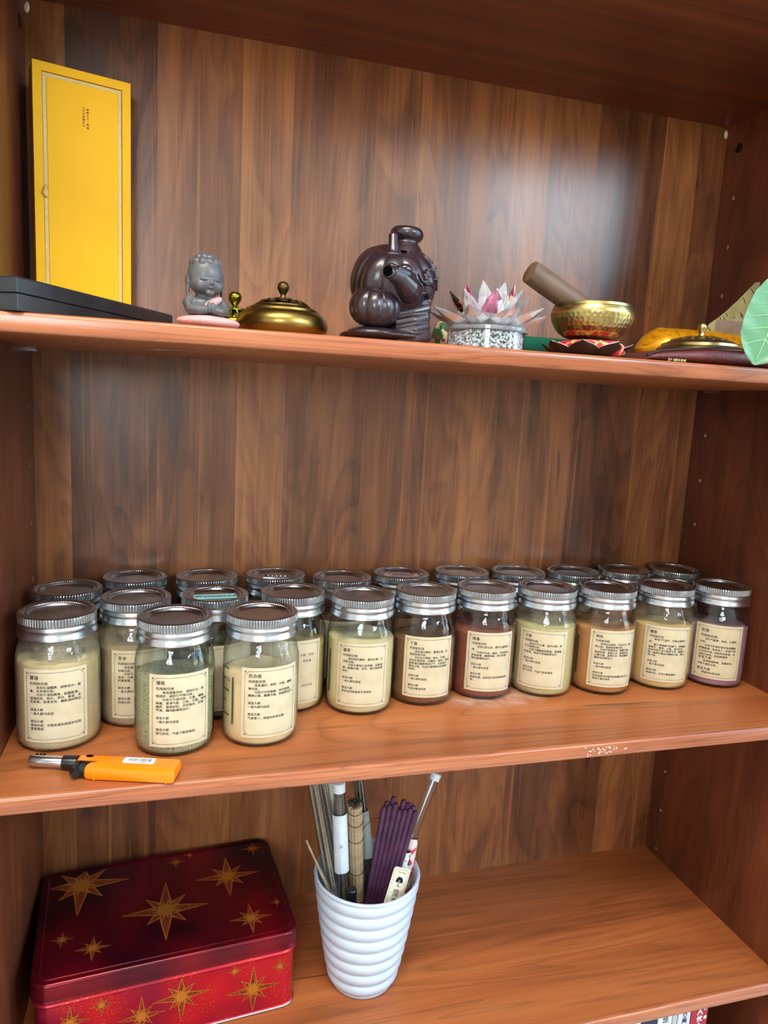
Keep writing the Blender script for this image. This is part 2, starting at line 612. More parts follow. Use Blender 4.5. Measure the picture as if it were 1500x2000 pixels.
# ------------------------------------------------------------------ the bookcase
def bookcase():
    bc = thing('bookcase', 'reddish brown wood laminate bookcase with three open shelves of jars and ornaments', 'bookcase', (0, 0, 0))
    pt = 0.018
    # side panels
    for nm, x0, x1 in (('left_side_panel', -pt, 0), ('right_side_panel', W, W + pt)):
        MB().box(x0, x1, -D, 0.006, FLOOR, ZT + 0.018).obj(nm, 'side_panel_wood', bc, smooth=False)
    MB().box(-0.004, W + 0.004, 0.0, 0.006, FLOOR, ZT + 0.01).obj('back_panel', 'back_panel_wood', bc, smooth=False)
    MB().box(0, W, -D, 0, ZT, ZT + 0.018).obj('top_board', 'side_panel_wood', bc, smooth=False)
    shelves = []
    for i, (z, m) in enumerate(((Z1, 'shelf_wood'), (Z2, 'jar_shelf_wood'), (Z3, 'shelf_wood'), (Z4, 'shelf_wood'))):
        sh = MB().box(0.0005, W - 0.0005, -D + 0.004, 0, z - T, z).obj('shelf', m, bc, smooth=False)
        shelves.append(sh)
        # rounded front edge band
        r = 0.0032
        pr = [(-D + 0.004, z), (-D + r, z)]
        pr += [(-D + r - r * sin(a), z - r + r * cos(a)) for a in (pi / 8, pi / 4, 3 * pi / 8)]
        pr += [(-D, z - r), (-D, z - T + r * .6)]
        pr += [(-D + r * .6 - r * .6 * cos(a), z - T + r * .6 - r * .6 * sin(a)) for a in (pi / 4,)]
        pr += [(-D + r * .6, z - T), (-D + 0.004, z - T)]
        n = len(pr)
        vs = [(x, y, zz) for x in (0.0005, W - 0.0005) for y, zz in pr]
        fs = [(k, k + 1, n + k + 1, n + k) for k in range(n - 1)] + [tuple(range(n))[::-1], tuple(range(n, 2 * n))]
        MB().add(vs, fs).obj('edge_band', 'edge_band_wood', sh, angle=50)
    # chipped flakes in the laminate of the jar shelf's edge, and the torn sticker under the upper shelf
    b = MB()
    for _ in range(34):
        x = random.choice((random.gauss(0.583, 0.009), random.gauss(0.597, 0.010), random.gauss(0.574, 0.004)))
        zc = random.uniform(-0.0135, -0.0035)
        s = random.uniform(0.0005, 0.0016)
        a = random.uniform(0, 6)
        b.add([(x + s * k * cos(a + q), -D - 0.00012, zc + s * k * 0.7 * sin(a + q)) for q, k in ((0, 1), (1.3, .6), (2.4, 1.1), (3.6, .5), (4.9, .9))], [(0, 1, 2, 3, 4)])
    o = b.obj('chipped_flakes', 'white_flake', shelves[1], smooth=False)
    o['kind'] = 'stuff'
    pts = [(0.1225, -0.150), (0.131, -0.156), (0.139, -0.155), (0.145, -0.163), (0.170, -0.1745), (0.150, -0.170), (0.136, -0.166), (0.131, -0.160)]
    MB().add([(x, y, Z1 - T - 0.0002) for x, y in pts], [tuple(range(len(pts)))[::-1]]).obj('torn_sticker', 'white_flake', shelves[0], smooth=False)
    # shelf pin holes: bare chipped particle board showing at the rim of each bore
    chip = MB()
    for k in range(9):
        a0, a1 = 2 * pi * k / 9, 2 * pi * (k + 1) / 9
        r0, r1 = 0.0006, 0.0026 * (0.75 + 0.35 * sin(k * 2.3))
        chip.add([(0, r0 * cos(a0), r0 * sin(a0)), (0, r1 * cos(a0), r1 * sin(a0)), (0, r1 * cos(a1), r1 * sin(a1)), (0, r0 * cos(a1), r0 * sin(a1))], [(0, 1, 2, 3)])
    cme = chip.mesh('pin_hole', False)
    bore = MB().lathe([(0.0, 0.0), (0.0008, 0.0)], 10, Matrix.Rotation(pi / 2, 4, 'Y')).mesh('bore', False)
    zs = [0.7025 - 0.0643 * i for i in range(1, 17)]
    for x, side in ((0.0003, -1), (W - 0.0003, 1)):
        for z in zs:
            if any(s - T - 0.004 < z < s + 0.004 for s in (Z1, Z2, Z3)) or z < Z3 - 0.03:
                continue
            h = link('pin_hole', cme, 'hole_chip', bc, (x, -0.0275, z), (random.uniform(0, 6), 0, 0))
            link('bore', bore, 'dark_hole', h, (0.0001 * side * -1, 0, 0))
    # steel shelf pins under the upper shelf
    for x, s in ((0.0, 1), (W, -1)):
        for y in (-0.0275, -0.235):
            b = MB().tube([(0, 0, -0.0022), (s * 0.010, 0, -0.0022)], 0.0022, 10)
            b.box(min(0, s * 0.009), max(0, s * 0.009), -0.005, 0.005, -0.0008, 0)
            b.obj('shelf_pin', 'steel', bc, loc=(x, y, Z1 - T - 0.0002))
    # cam lock covers by the top board
    for x, s in ((W, -1), (0, 1)):
        M = Matrix.Translation((x + s * 0.0002, -0.0262, 0.7025)) @ Matrix.Rotation(pi / 2 * s, 4, 'Y')
        b = MB().lathe([(0, 0.0), (0.0058, 0.0), (0.0064, 0.0006), (0.0064, -0.0006)], 20, M)
        b.obj('cam_cover', 'black_plastic', bc)
        # white plastic corner dowel end
        MB().lathe([(0, 0.0012), (0.0022, 0.0008), (0.0028, 0.0)], 12, Matrix.Translation((x + s * 0.0026, -0.0007, ZT - 0.009)) @ Matrix.Rotation(pi / 2, 4, 'X') @ Matrix.Scale(2.0, 4, (0, 1, 0))).obj('back_clip', 'hole_chip', bc)
    return bc


bookcase()

# ------------------------------------------------------------------ mason jars
JH = 0.1300
BODY_R = 0.0386


def jar_r(z):
    pr = ((0.0, 0.0318), (0.0018, 0.0345), (0.005, 0.0368), (0.010, 0.0381), (0.018, 0.0386), (0.080, 0.0386), (0.086, 0.0383), (0.092, 0.0372), (0.098, 0.0352), (0.1035, 0.0333), (0.108, 0.0327), (0.1265, 0.0325))
    for (z0, r0), (z1, r1) in zip(pr, pr[1:]):
        if z <= z1:
            t = (z - z0) / (z1 - z0)
            return r0 + (r1 - r0) * t
    return pr[-1][1]


def sqr(z, a):
    """slightly squared body of the jar"""
    k = 0.012 * max(0.0, min(1.0, (z - 0.004) / 0.01)) * max(0.0, min(1.0, (0.103 - z) / 0.02))
    return 1 - k * (0.3 + cos(4 * a))


def jar_meshes():
    zs = [0.0006, 0.0, 0.0008, 0.0018, 0.0034, 0.005, 0.0075, 0.010, 0.014, 0.018, 0.026, 0.034, 0.042, 0.050, 0.058, 0.066, 0.073, 0.080, 0.083, 0.086, 0.089, 0.092, 0.095, 0.098, 0.1008, 0.1035, 0.106, 0.108, 0.112, 0.1262]
    prof = [(0.0, 0.0030), (0.018, 0.0028), (0.027, 0.0016)] + [(jar_r(max(z, 0)) if i else 0.030, z) for i, z in enumerate(zs)]
    g = MB().lathe(prof, 72, rf=lambda r, z, a, i: r * sqr(z, a)).mesh('glass_body', True, 60)
    # thick glass foot ring
    foot = MB().lathe([(0.0268, 0.0017), (0.0296, 0.0007), (0.0318, 0.0002), (0.0352, 0.0022), (0.0362, 0.0046), (0.0345, 0.0040), (0.030, 0.0030)], 48, closed=True).mesh('glass_foot', True, 60)
    # screw band
    pb = [(0.0290, 0.1276), (0.0292, 0.1286), (0.0300, 0.1292), (0.0322, 0.1297), (0.0338, 0.1297), (0.0349, 0.1290), (0.0352, 0.1280), (0.0352, 0.1222), (0.0347, 0.1214), (0.0342, 0.1206), (0.0342, 0.1200),
          (0.0351, 0.1184), (0.0354, 0.1172), (0.0352, 0.1160), (0.0346, 0.1150), (0.0346, 0.1142), (0.0354, 0.1122), (0.0361, 0.1098), (0.0363, 0.1086), (0.0360, 0.1080), (0.0352, 0.1084)]
    band = MB().lathe(pb, 240, rf=lambda r, z, a, i: r - (0.0011 if (i % 3 == 0 and 0.12195 < z < 0.12805) else 0)).mesh('screw_band', True, 35)
    disc = MB().lathe([(0.0, 0.1254), (0.0235, 0.1254), (0.0247, 0.1256), (0.0255, 0.1262), (0.0260, 0.1276), (0.0268, 0.1283), (0.0278, 0.1281), (0.0291, 0.1276)], 64).mesh('lid_disc', True, 60)
    # moulded measuring rule: one upright bar; second version with ticks and figures
    def onbody(mb, a, z, w, h, off=0.0005):
        n = 2
        vs = []
        for zz in (z - h / 2, z + h / 2):
            for s in (-0.5, 0.5):
                aa = a + s * w / BODY_R
                for o in (0.0, off):
                    r = jar_r(zz) * sqr(zz, aa) + o
                    vs.append((r * cos(aa), r * sin(aa), zz))
        mb.add(vs, [(0, 1, 3, 2), (4, 6, 7, 5), (1, 5, 7, 3), (0, 2, 6, 4), (0, 4, 5, 1), (2, 3, 7, 6)])
    bar = MB()
    for k in range(12):
        onbody(bar, 0, 0.024 + k * 0.0040, 0.0016, 0.00405, 0.0007)
    bar_me = bar.mesh('moulded_bar', True, 50)
    full = MB()
    for k in range(12):
        onbody(full, 0, 0.024 + k * 0.0040, 0.0016, 0.00405, 0.0007)
    for k, z in enumerate((0.030, 0.0435, 0.055, 0.0665, 0.0775)):
        onbody(full, -0.30 - (0.05 if k % 2 else 0.0), z, 0.0055 if k % 2 else 0.0085, 0.0009, 0.0006)
    for s, z in (('4', 0.0285), ('8', 0.0535), ('1', 0.076), ('12', 0.065)):
        vs, fs = text2d(s, 0.0048, 0.02, 'CENTER')
        full.add([bend(x, y + z, -0.16) for x, y, _ in vs], fs)
    full_me = full.mesh('moulded_rule', False)
    return g, foot, band, disc, bar_me, full_me


def bend(x, z, a0=0.0, off=0.0006):
    a = a0 + x / BODY_R
    r = jar_r(z) * sqr(z, a) + off
    return (r * cos(a), r * sin(a), z)


G_ME, FOOT_ME, BAND_ME, DISC_ME, BAR_ME, RULE_ME = jar_meshes()
LBL_W, LBL_H, LBL_Z = 0.0580, 0.0715, 0.0118


def label_meshes():
    p = MB()
    nx, nz = 20, 8
    vs = []
    for j in range(nz + 1):
        for i in range(nx + 1):
            vs.append(bend(-LBL_W / 2 + LBL_W * i / nx, LBL_Z + LBL_H * j / nz, 0, 0.00045))
    p.add(vs, [(j * (nx + 1) + i, j * (nx + 1) + i + 1, (j + 1) * (nx + 1) + i + 1, (j + 1) * (nx + 1) + i) for j in range(nz) for i in range(nx)])
    paper = p.mesh('paper_label', True, 0)
    b = MB()

    def strip(x0, z0, x1, z1, w=0.00032, n=12):
        d = Vector((x1 - x0, z1 - z0))
        L = d.length
        d /= L
        nrm = Vector((-d.y, d.x)) * w / 2
        vs = []
        for i in range(n + 1):
            c = Vector((x0, z0)) + d * L * i / n
            for s in (-1, 1):
                q = c + nrm * s
                vs.append(bend(q.x, q.y, 0, 0.00060))
        b.add(vs, [(2 * i, 2 * i + 2, 2 * i + 3, 2 * i + 1) for i in range(n)])
    hx, z0, z1, g = LBL_W / 2 - 0.0032, LBL_Z + 0.0032, LBL_Z + LBL_H - 0.0032, 0.0042
    strip(-hx + g, z0, hx - g, z0)
    strip(-hx + g, z1, hx - g, z1)
    strip(-hx, z0 + g, -hx, z1 - g)
    strip(hx, z0 + g, hx, z1 - g)
    for sx in (-1, 1):
        for zc, sz in ((z0, 1), (z1, -1)):
            pts = [(sx * hx - sx * g, zc), (sx * hx - sx * g * .6, zc + sz * g * .35), (sx * hx - sx * g * .35, zc + sz * g * .6), (sx * hx, zc + sz * g)]
            for q0, q1 in zip(pts, pts[1:]):
                strip(*q0, *q1, 0.00035, 2)
            for q0, q1 in (((0.0, 0.0), (0.42, 0.0)), ((0.0, 0.0), (0.0, 0.42)), ((0.18, 0.0), (0.18, 0.3)), ((0.0, 0.2), (0.3, 0.2))):
                strip(sx * (hx - q0[0] * g), zc + sz * q0[1] * g, sx * (hx - q1[0] * g), zc + sz * q1[1] * g, 0.0005, 2)
    return paper, b.mesh('printed_border', False)


PAPER_ME, BORDER_ME = label_meshes()
SUIT = ['', '适宜人群', '一般人群均适宜', '', '禁忌人群']
IN = '\u3000\u3000'
TXT = {
    '藿香': [IN + '具有化湿醒脾，辟秽和中，解', '暑，发表等功效。', IN + '可用于湿阻脾胃，脘腹胀满，', '湿温初起，呕吐，泄泻，暑湿，发', '热恶寒，恶寒发热，胸脘满闷等症。'] + SUIT + ['胃热作呕，中焦火盛和阴虚火旺等', '患者慎用。'],
    '薄荷': [IN + '具有疏散风热，清利头目，利', '咽透疹，疏肝行气等功效。', IN + '可用于外感风热，头痛，咽喉', '肿痛，食滞气胀，口疮，牙痛，疮疥，', '瘾疹，温病初起，风疹瘙痒，肝郁', '气滞，胸闷胁痛等治疗。'] + SUIT + ['阴亏火旺，气虚下陷者慎用。'],
    '苏合香': [IN + '具有通窍，辟秽，开郁，豁痰', '等功效。', IN + '可用于中风痰厥，猝然昏倒，', '胸痹心痛，胸腹冷痛，惊痫等治疗。'] + SUIT + ['气虚食少，阴虚火旺者忌用。'],
    '香茅': [IN + '具有祛风通络，温中止痛，止', '泻等功效。', IN + '可用于感冒头身疼痛，风寒湿', '痹，脘腹冷痛，泄泻，跌打损伤等', '治疗。'] + SUIT + ['孕妇以及体虚者不宜使用'],
    '丁香': [IN + '具有温中降逆，散寒止痛，温', '肾助阳等功效。', IN + '可以治疗胃寒，呕吐，打嗝，', '本品辛温芳香，归脾经，胃经，肾经，', '能够通过暖脾胃而行气，尤其善于', '降逆止呕，为治疗胃寒呕吐的重要', '药物。'] + SUIT + ['不宜与郁金同用'],
    '降香': [IN + '具有化瘀止血，理气止痛等功', '效。', IN + '可用于吐血，衄血，外伤出血，', '肝郁胁痛，胸痹刺痛，跌扑伤痛，', '呕吐腹痛等治疗。'] + SUIT + ['阴虚火盛，血热妄行而无瘀滞者慎', '用。'],
    '沉香': [IN + '具有行气止痛，温中止呕，纳', '气平喘等功效。', IN + '可用于胸腹胀闷疼痛，胃寒呕', '吐呃逆，肾虚气逆喘急等治疗。'] + SUIT + ['阴亏火旺，气虚下陷者慎用'],
    '肉桂': [IN + '具有补火助阳，引火归元，散', '寒止痛，温通经脉等功效。', IN + '可用于阳痿宫冷，腰膝冷痛，', '肾虚作喘，虚阳上浮，眩晕目赤，', '心腹冷痛，虚寒吐泻，寒疝腹痛，', '痛经经闭等治疗。'] + SUIT + ['孕妇或者月经期间出血量比较大的', '患者不建议使用'],
    '檀香': [IN + '具有行气温中，开胃止痛等功', '效。', IN + '善于调理脾气和肺气，利胸膈，', '能理气，散寒，止痛，增进饮食，', '所以可用于治疗寒凝气滞，胸膈不', '舒，胸痹冷痛以及胸痹心痛，呕吐', '食少等。'] + SUIT + ['阴虚火旺，实热吐衄者慎用'],
    '苍术': [IN + '具有燥湿健脾，祛风散寒，明', '目等功效。', IN + '可用于湿阻中焦，脘腹胀满，', '泄泻，水肿，脚气痿躄，风湿痹痛，', '风寒感冒，夜盲等治疗。'] + SUIT + ['阴虚内热，气虚多汗者忌用。'],
}


def label_text(kind):
    """all glyphs of one label bent around the jar"""
    mb = MB()
    left, top = -LBL_W / 2 + 0.0066, LBL_Z + LBL_H

    def put(s, x, z, size, bold=0.0):
        if not s:
            return
        vs, fs = text2d(s, size)
        for sh in ((0.0, bold * size * 0.9) if bold else (0.0,)):      # second strike thickens the strokes
            mb.add([bend(x + a + sh, z + b + sh * 0.5, 0, 0.00062 + sh * 0.2) for a, b, _ in vs], fs)
    if kind == '玫瑰':
        put('玫瑰', left, top - 0.0105, 0.0047, 0.045)
        rows = ['作用和功效', IN + '有行气解郁、和血、止痛的', '作用。', IN + '可用于肝郁犯胃导致的胸胁', '脘腹胀痛，呕恶食少，肝郁气滞', '之月经不调，经前乳房胀痛，以', '及跌打损伤，瘀血肿痛等。', '适宜人群', IN + '适用情绪抑郁、急躁易怒、', '月经不调的女性。', '', '禁忌人群', IN + '阴虚有火者勿用']
        z = top - 0.0170
        for i, r in enumerate(rows):
            big = r in ('作用和功效', '适宜人群', '禁忌人群')
            put(r, left, z, 0.0040 if big else 0.00312, 0.045)
            z -= 0.0041 if r else 0.0028
        return mb.mesh('printed_text', False)
    if kind == 'part':          # only the right-hand ends of the lines are in sight
        for s, x, z in (('止痛，调经，', 0.0040, 0.0170), ('经不调，', 0.0075, 0.0240), ('血证不宜', 0.0068, 0.0515)):
            put(s, x, top - z, 0.0032)
        return mb.mesh('printed_text', False)
    put(kind, left, top - 0.0095, 0.0042, 0.045)
    put('作用和功效', left, top - 0.0147, 0.0033, 0.045)
    z = top - 0.0184
    for r in TXT[kind]:
        put(r, left, z, 0.00300, 0.045)
        z -= 0.00345 if r else 0.0042
        if r in ('适宜人群', '禁忌人群'):
            z -= 0.0004
    return mb.mesh('printed_text', False)


def powder_mesh(fill, seed, slope=0.0, rough=0.0012):
    R0 = 0.9
    mb = MB()
    seg = 40
    zs = [0.0034, 0.0042, 0.006, 0.010, 0.016, 0.03, 0.05, 0.07, 0.085, 0.092, 0.098, 0.104]
    rings = [(jar_r(z) - 0.0016, z) for z in zs if z < fill - 0.004]
    vs, fs = [(0, 0, 0.0034)], []
    ring_n = len(rings)

    def top_h(x, y):
        return fill + slope * x / 0.038 + rough * 2.2 * noise.noise(Vector((x * 60, y * 60, seed))) + rough * noise.noise(Vector((x * 160, y * 160, seed + 5)))
    for i, (r, z) in enumerate(rings):
        for k in range(seg):
            a = 2 * pi * k / seg
            rr = r * sqr(z, a)
            vs.append((rr * cos(a), rr * sin(a), z))
    nt = 7
    for j in range(nt):
        f = 1 - j / nt
        for k in range(seg):
            a = 2 * pi * k / seg
            rr = (jar_r(fill) - 0.0016) * f * sqr(fill, a)
            x, y = rr * cos(a), rr * sin(a)
            vs.append((x, y, top_h(x, y)))
    vs.append((0, 0, top_h(0, 0)))
    N = ring_n + nt
    for k in range(seg):
        k2 = (k + 1) % seg
        fs.append((0, 1 + k2, 1 + k))
        for i in range(N - 1):
            fs.append((1 + i * seg + k, 1 + i * seg + k2, 1 + (i + 1) * seg + k2, 1 + (i + 1) * seg + k))
        fs.append((1 + (N - 1) * seg + k, 1 + (N - 1) * seg + k2, len(vs) - 1))
    return mb.add(vs, fs).mesh('powder', True, 70)


POW = {
    'A': ((194, 166, 108), (212, 188, 136), 900, None), 'B': ((154, 130, 90), (180, 154, 110), 900, (108, 88, 62)),
    'C': ((150, 148, 112), (182, 178, 140), 700, (76, 80, 56)), 'E': ((222, 188, 130), (232, 204, 154), 900, None),
    'F': ((204, 184, 130), (218, 202, 154), 900, None), 'G': ((116, 76, 46), (140, 96, 60), 900, (84, 54, 34)),
    'H': ((130, 70, 52), (146, 84, 64), 900, None), 'I': ((194, 174, 112), (210, 192, 134), 900, (154, 134, 82)),
    'J': ((172, 110, 62), (192, 130, 78), 900, None), 'K': ((214, 170, 96), (228, 192, 124), 900, None),
    'L': ((152, 112, 126), (170, 130, 142), 900, None), 'N': ((122, 116, 80), (152, 144, 106), 800, (80, 78, 52)),
    'O': ((194, 170, 108), (212, 190, 136), 900, None), 'P': ((226, 216, 176), (238, 230, 198), 700, None),
    'Q': ((122, 80, 50), (148, 102, 68), 900, None), 'R': ((172, 142, 94), (196, 166, 120), 900, None),
}
PM = {k: powder('powder_' + k.lower(), *v) for k, v in POW.items()}

JARS = [  # key, x, y, label turn (deg right of the viewer's line), text, powder, fill, slope, glass, bar turn, lid, group, label
    ('A', 0.0462, -0.1697, -5, '藿香', 'A', 0.084, 0.003, 'jar_glass_dusty', None, 'lid_dusty', 'mason jar of tan powder with dusty glass, labelled 藿香, behind the orange lighter'),
    ('C', 0.1548, -0.1981, 8, '薄荷', 'C', 0.072, 0.001, 'jar_glass', None, 'lid_plate', 'mason jar of coarse grey-green powder labelled 薄荷, in front of the shelf row'),
    ('E', 0.2387, -0.1936, 16, '苏合香', 'E', 0.066, -0.002, 'jar_glass_hazy', -44, 'lid_plate', 'mason jar of cream powder with measuring marks, labelled 苏合香'),
    ('F', 0.3564, -0.1405, 5, '香茅', 'F', 0.082, 0.001, 'jar_glass', -60, 'lid_dusty', 'mason jar of pale yellow-green powder labelled 香茅'),
    ('G', 0.4351, -0.1282, 12, '丁香', 'G', 0.074, 0.001, 'jar_glass', -52, 'lid_dusty', 'mason jar of dark brown powder labelled 丁香'),
    ('H', 0.5138, -0.1230, 16, '降香', 'H', 0.080, 0.0, 'jar_glass', -54, 'lid_dusty', 'mason jar of reddish brown powder labelled 降香'),
    ('I', 0.5924, -0.1288, 1, '沉香', 'I', 0.084, 0.002, 'jar_glass_hazy', -58, 'lid_plate', 'mason jar of pale olive powder labelled 沉香'),
    ('J', 0.6720, -0.1353, 22, '肉桂', 'J', 0.080, -0.001, 'jar_glass', -47, 'lid_plate', 'mason jar of orange-brown powder labelled 肉桂'),
    ('K', 0.7591, -0.1329, 15, '檀香', 'K', 0.079, 0.002, 'jar_glass_hazy', -58, 'lid_plate', 'mason jar of golden sand-coloured powder labelled 檀香'),
    ('L', 0.8401, -0.1393, 7, '玫瑰', 'L', 0.077, 0.001, 'jar_glass', -60, 'lid_plate', 'mason jar of mauve powder with a pinkish label reading 玫瑰'),
    ('B0', 0.0440, -0.0881, 10, None, 'R', 0.080, 0.0, 'jar_glass', None, 'lid_dusty', 'mason jar between the dusty tan-powder jar and the back panel corner'),
    ('B', 0.1156, -0.1285, 7, '苍术', 'B', 0.080, 0.003, 'jar_glass_dusty', None, 'lid_dusty', 'mason jar of brownish beige powder labelled 苍术, half hidden by the grey-green powder jar'),
    ('N', 0.1960, -0.1250, 35, '', 'N', 0.074, 0.0, 'jar_glass', None, 'lid_plate', 'mason jar with a teal sticker reading Wormwood on its lid'),
    ('O', 0.2809, -0.1215, 8, 'part', 'O', 0.074, 0.0, 'jar_glass', None, 'lid_plate', 'mason jar of yellowish powder half hidden behind the cream powder jar with measuring marks'),
    ('M1', 0.1106, -0.0442, 0, None, 'R', 0.08, 0.0, 'jar_glass', None, 'lid_plate', 'mason jar against the back panel, behind the jar of brownish beige powder'),
    ('M2', 0.1909, -0.0443, 0, None, 'Q', 0.08, 0.0, 'jar_glass', None, 'lid_plate', 'mason jar against the back panel, behind the jar with the teal sticker'),
    ('M3', 0.2720, -0.0430, 0, None, 'P', 0.096, 0.0, 'jar_glass', None, 'lid_plate', 'mason jar of pale contents with raised script on its lid'),
    ('M4', 0.3505, -0.0610, 5, '', 'Q', 0.08, 0.0, 'jar_glass', None, 'lid_plate', 'mason jar in back row directly behind the jar of pale yellow-green powder'),
    ('M5', 0.4293, -0.0490, 0, None, 'Q', 0.08, 0.0, 'jar_glass', None, 'lid_plate', 'mason jar with a pink sticker on its lid'),
    ('M6', 0.5135, -0.0445, 0, None, 'H', 0.08, 0.0, 'jar_glass', None, 'lid_plate', 'mason jar in back row directly behind the jar of reddish brown powder'),
    ('M7', 0.5922, -0.0500, 0, None, 'Q', 0.08, 0.0, 'jar_glass', None, 'lid_plate', 'mason jar in back row directly behind the jar of pale olive powder'),
    ('M8', 0.6708, -0.0565, 0, None, 'R', 0.08, 0.0, 'jar_glass', None, 'lid_plate', 'mason jar in back row directly behind the jar of orange-brown powder'),
    ('M9', 0.7534, -0.0491, 0, None, 'J', 0.08, 0.0, 'jar_glass', None, 'lid_plate', 'mason jar in back row directly behind the jar of golden sand-coloured powder'),
    ('M10', 0.8361, -0.0506, 0, None, 'Q', 0.08, 0.0, 'jar_glass', None, 'lid_plate', 'mason jar in the back corner behind the jar of mauve powder'),
]


def jars():
    for n, (key, x, y, turn, txt, pw, fill, slope, glass, barturn, lid, label) in enumerate(JARS):
        t = thing('mason_jar', label, 'jar', (x, y, Z2 + 0.0002), 0, 'mason jars of incense powder on the middle shelf')
        face = atan2(CAM.y - y, CAM.x - x)
        lr = face + radians(turn)
        g = link('glass_body', G_ME if glass == 'jar_glass' else G_ME.copy(), None, t, rot=(0, 0, lr))
        g.data.materials.clear()
        g.data.materials.append(MATS[glass])
        link('glass_foot', FOOT_ME, 'foot_glass', t)
        link('screw_band', BAND_ME, 'tin_plate', t, rot=(0, 0, random.uniform(0, 6)))
        me = DISC_ME if lid == 'lid_plate' else DISC_ME.copy()
        if lid != 'lid_plate':
            me.materials.clear()
        link('lid_disc', me, lid, t, rot=(0, 0, random.uniform(0, 6)))
        link('powder', powder_mesh(fill, n * 3.1, slope), PM[pw], t, rot=(0, 0, lr))
        if txt is not None:
            rose = txt == '玫瑰'
            p = link('paper_label', PAPER_ME.copy() if rose else PAPER_ME, 'rose_label_paper' if rose else 'label_paper', t, rot=(0, 0, lr))
            link('printed_border', BORDER_ME, 'border_ink', p)
            if txt:
                link('printed_text', label_text(txt), 'print_ink', p)
        if barturn is not None:
            link('moulded_rule' if key == 'E' else 'moulded_bar', RULE_ME if key == 'E' else BAR_ME, 'emboss_mark', t, rot=(0, 0, face + radians(barturn)))
        if key == 'N':
            a = face + pi / 2 + radians(6)
            s = MB().box(-0.0225, 0.0225, -0.0085, 0.0085, 0.1257, 0.1260).obj('lid_sticker', 'teal_sticker', t, smooth=False, loc=(0.0, -0.001, 0), rot=(0, 0, a))
            vs, fs = text2d('Wormwood', 0.0086, 0.022, 'CENTER')
            MB().add([(q[0], q[1] - 0.0027, 0.1263) for q in vs], fs).obj('sticker_text', 'black_ink', s, smooth=False)
        if key == 'M5':
            a = face - pi / 2 + radians(4)
            pts = [(-0.021, -0.0095), (0.017, -0.0105), (0.0225, -0.002), (0.021, 0.0095), (-0.008, 0.0105), (-0.0235, 0.004)]
            s = MB().add([(q[0], q[1], z) for z in (0.1257, 0.1260) for q in pts], [tuple(range(6))[::-1], tuple(range(6, 12))] + [(k, (k + 1) % 6, 6 + (k + 1) % 6, 6 + k) for k in range(6)]).obj('lid_sticker', 'pink_sticker', t, smooth=False, loc=(0, 0, 0.0002), rot=(0, 0, a))
            tm = MB()
            vs, fs = text2d('Spearmint', 0.0062, 0.012, 'CENTER')
            tm.add([(q[0], q[1] + 0.0035, 0.1263) for q in vs], fs)
            for k in range(4):          # the fine print under the name, too small to read
                for j in range(9):
                    x0 = -0.016 + j * 0.0036
                    tm.box(x0, x0 + 0.0024 + 0.0008 * sin(j * 3 + k), -0.0005 - k * 0.0023, 0.0005 - k * 0.0023, 0.1262, 0.1263)
            tm.obj('sticker_text', 'print_ink', s, smooth=False)
        if key == 'M3':
            b = MB()
            pts = []
            for k in range(70):
                q = k / 69
                pts.append((-0.014 + 0.027 * q + 0.0022 * sin(q * 34), 0.0034 * cos(q * 34) * (1.25 - q * .7) + 0.001, 0.1258))
            b.tube(pts, 0.0006, 6)
            b.tube([(-0.015, -0.006, 0.1258), (0.0, -0.0075, 0.1258), (0.015, -0.0055, 0.1258)], 0.0005, 6)
            b.obj('embossed_script', 'lid_plate', t, rot=(0, 0, face + pi / 2))


jars()


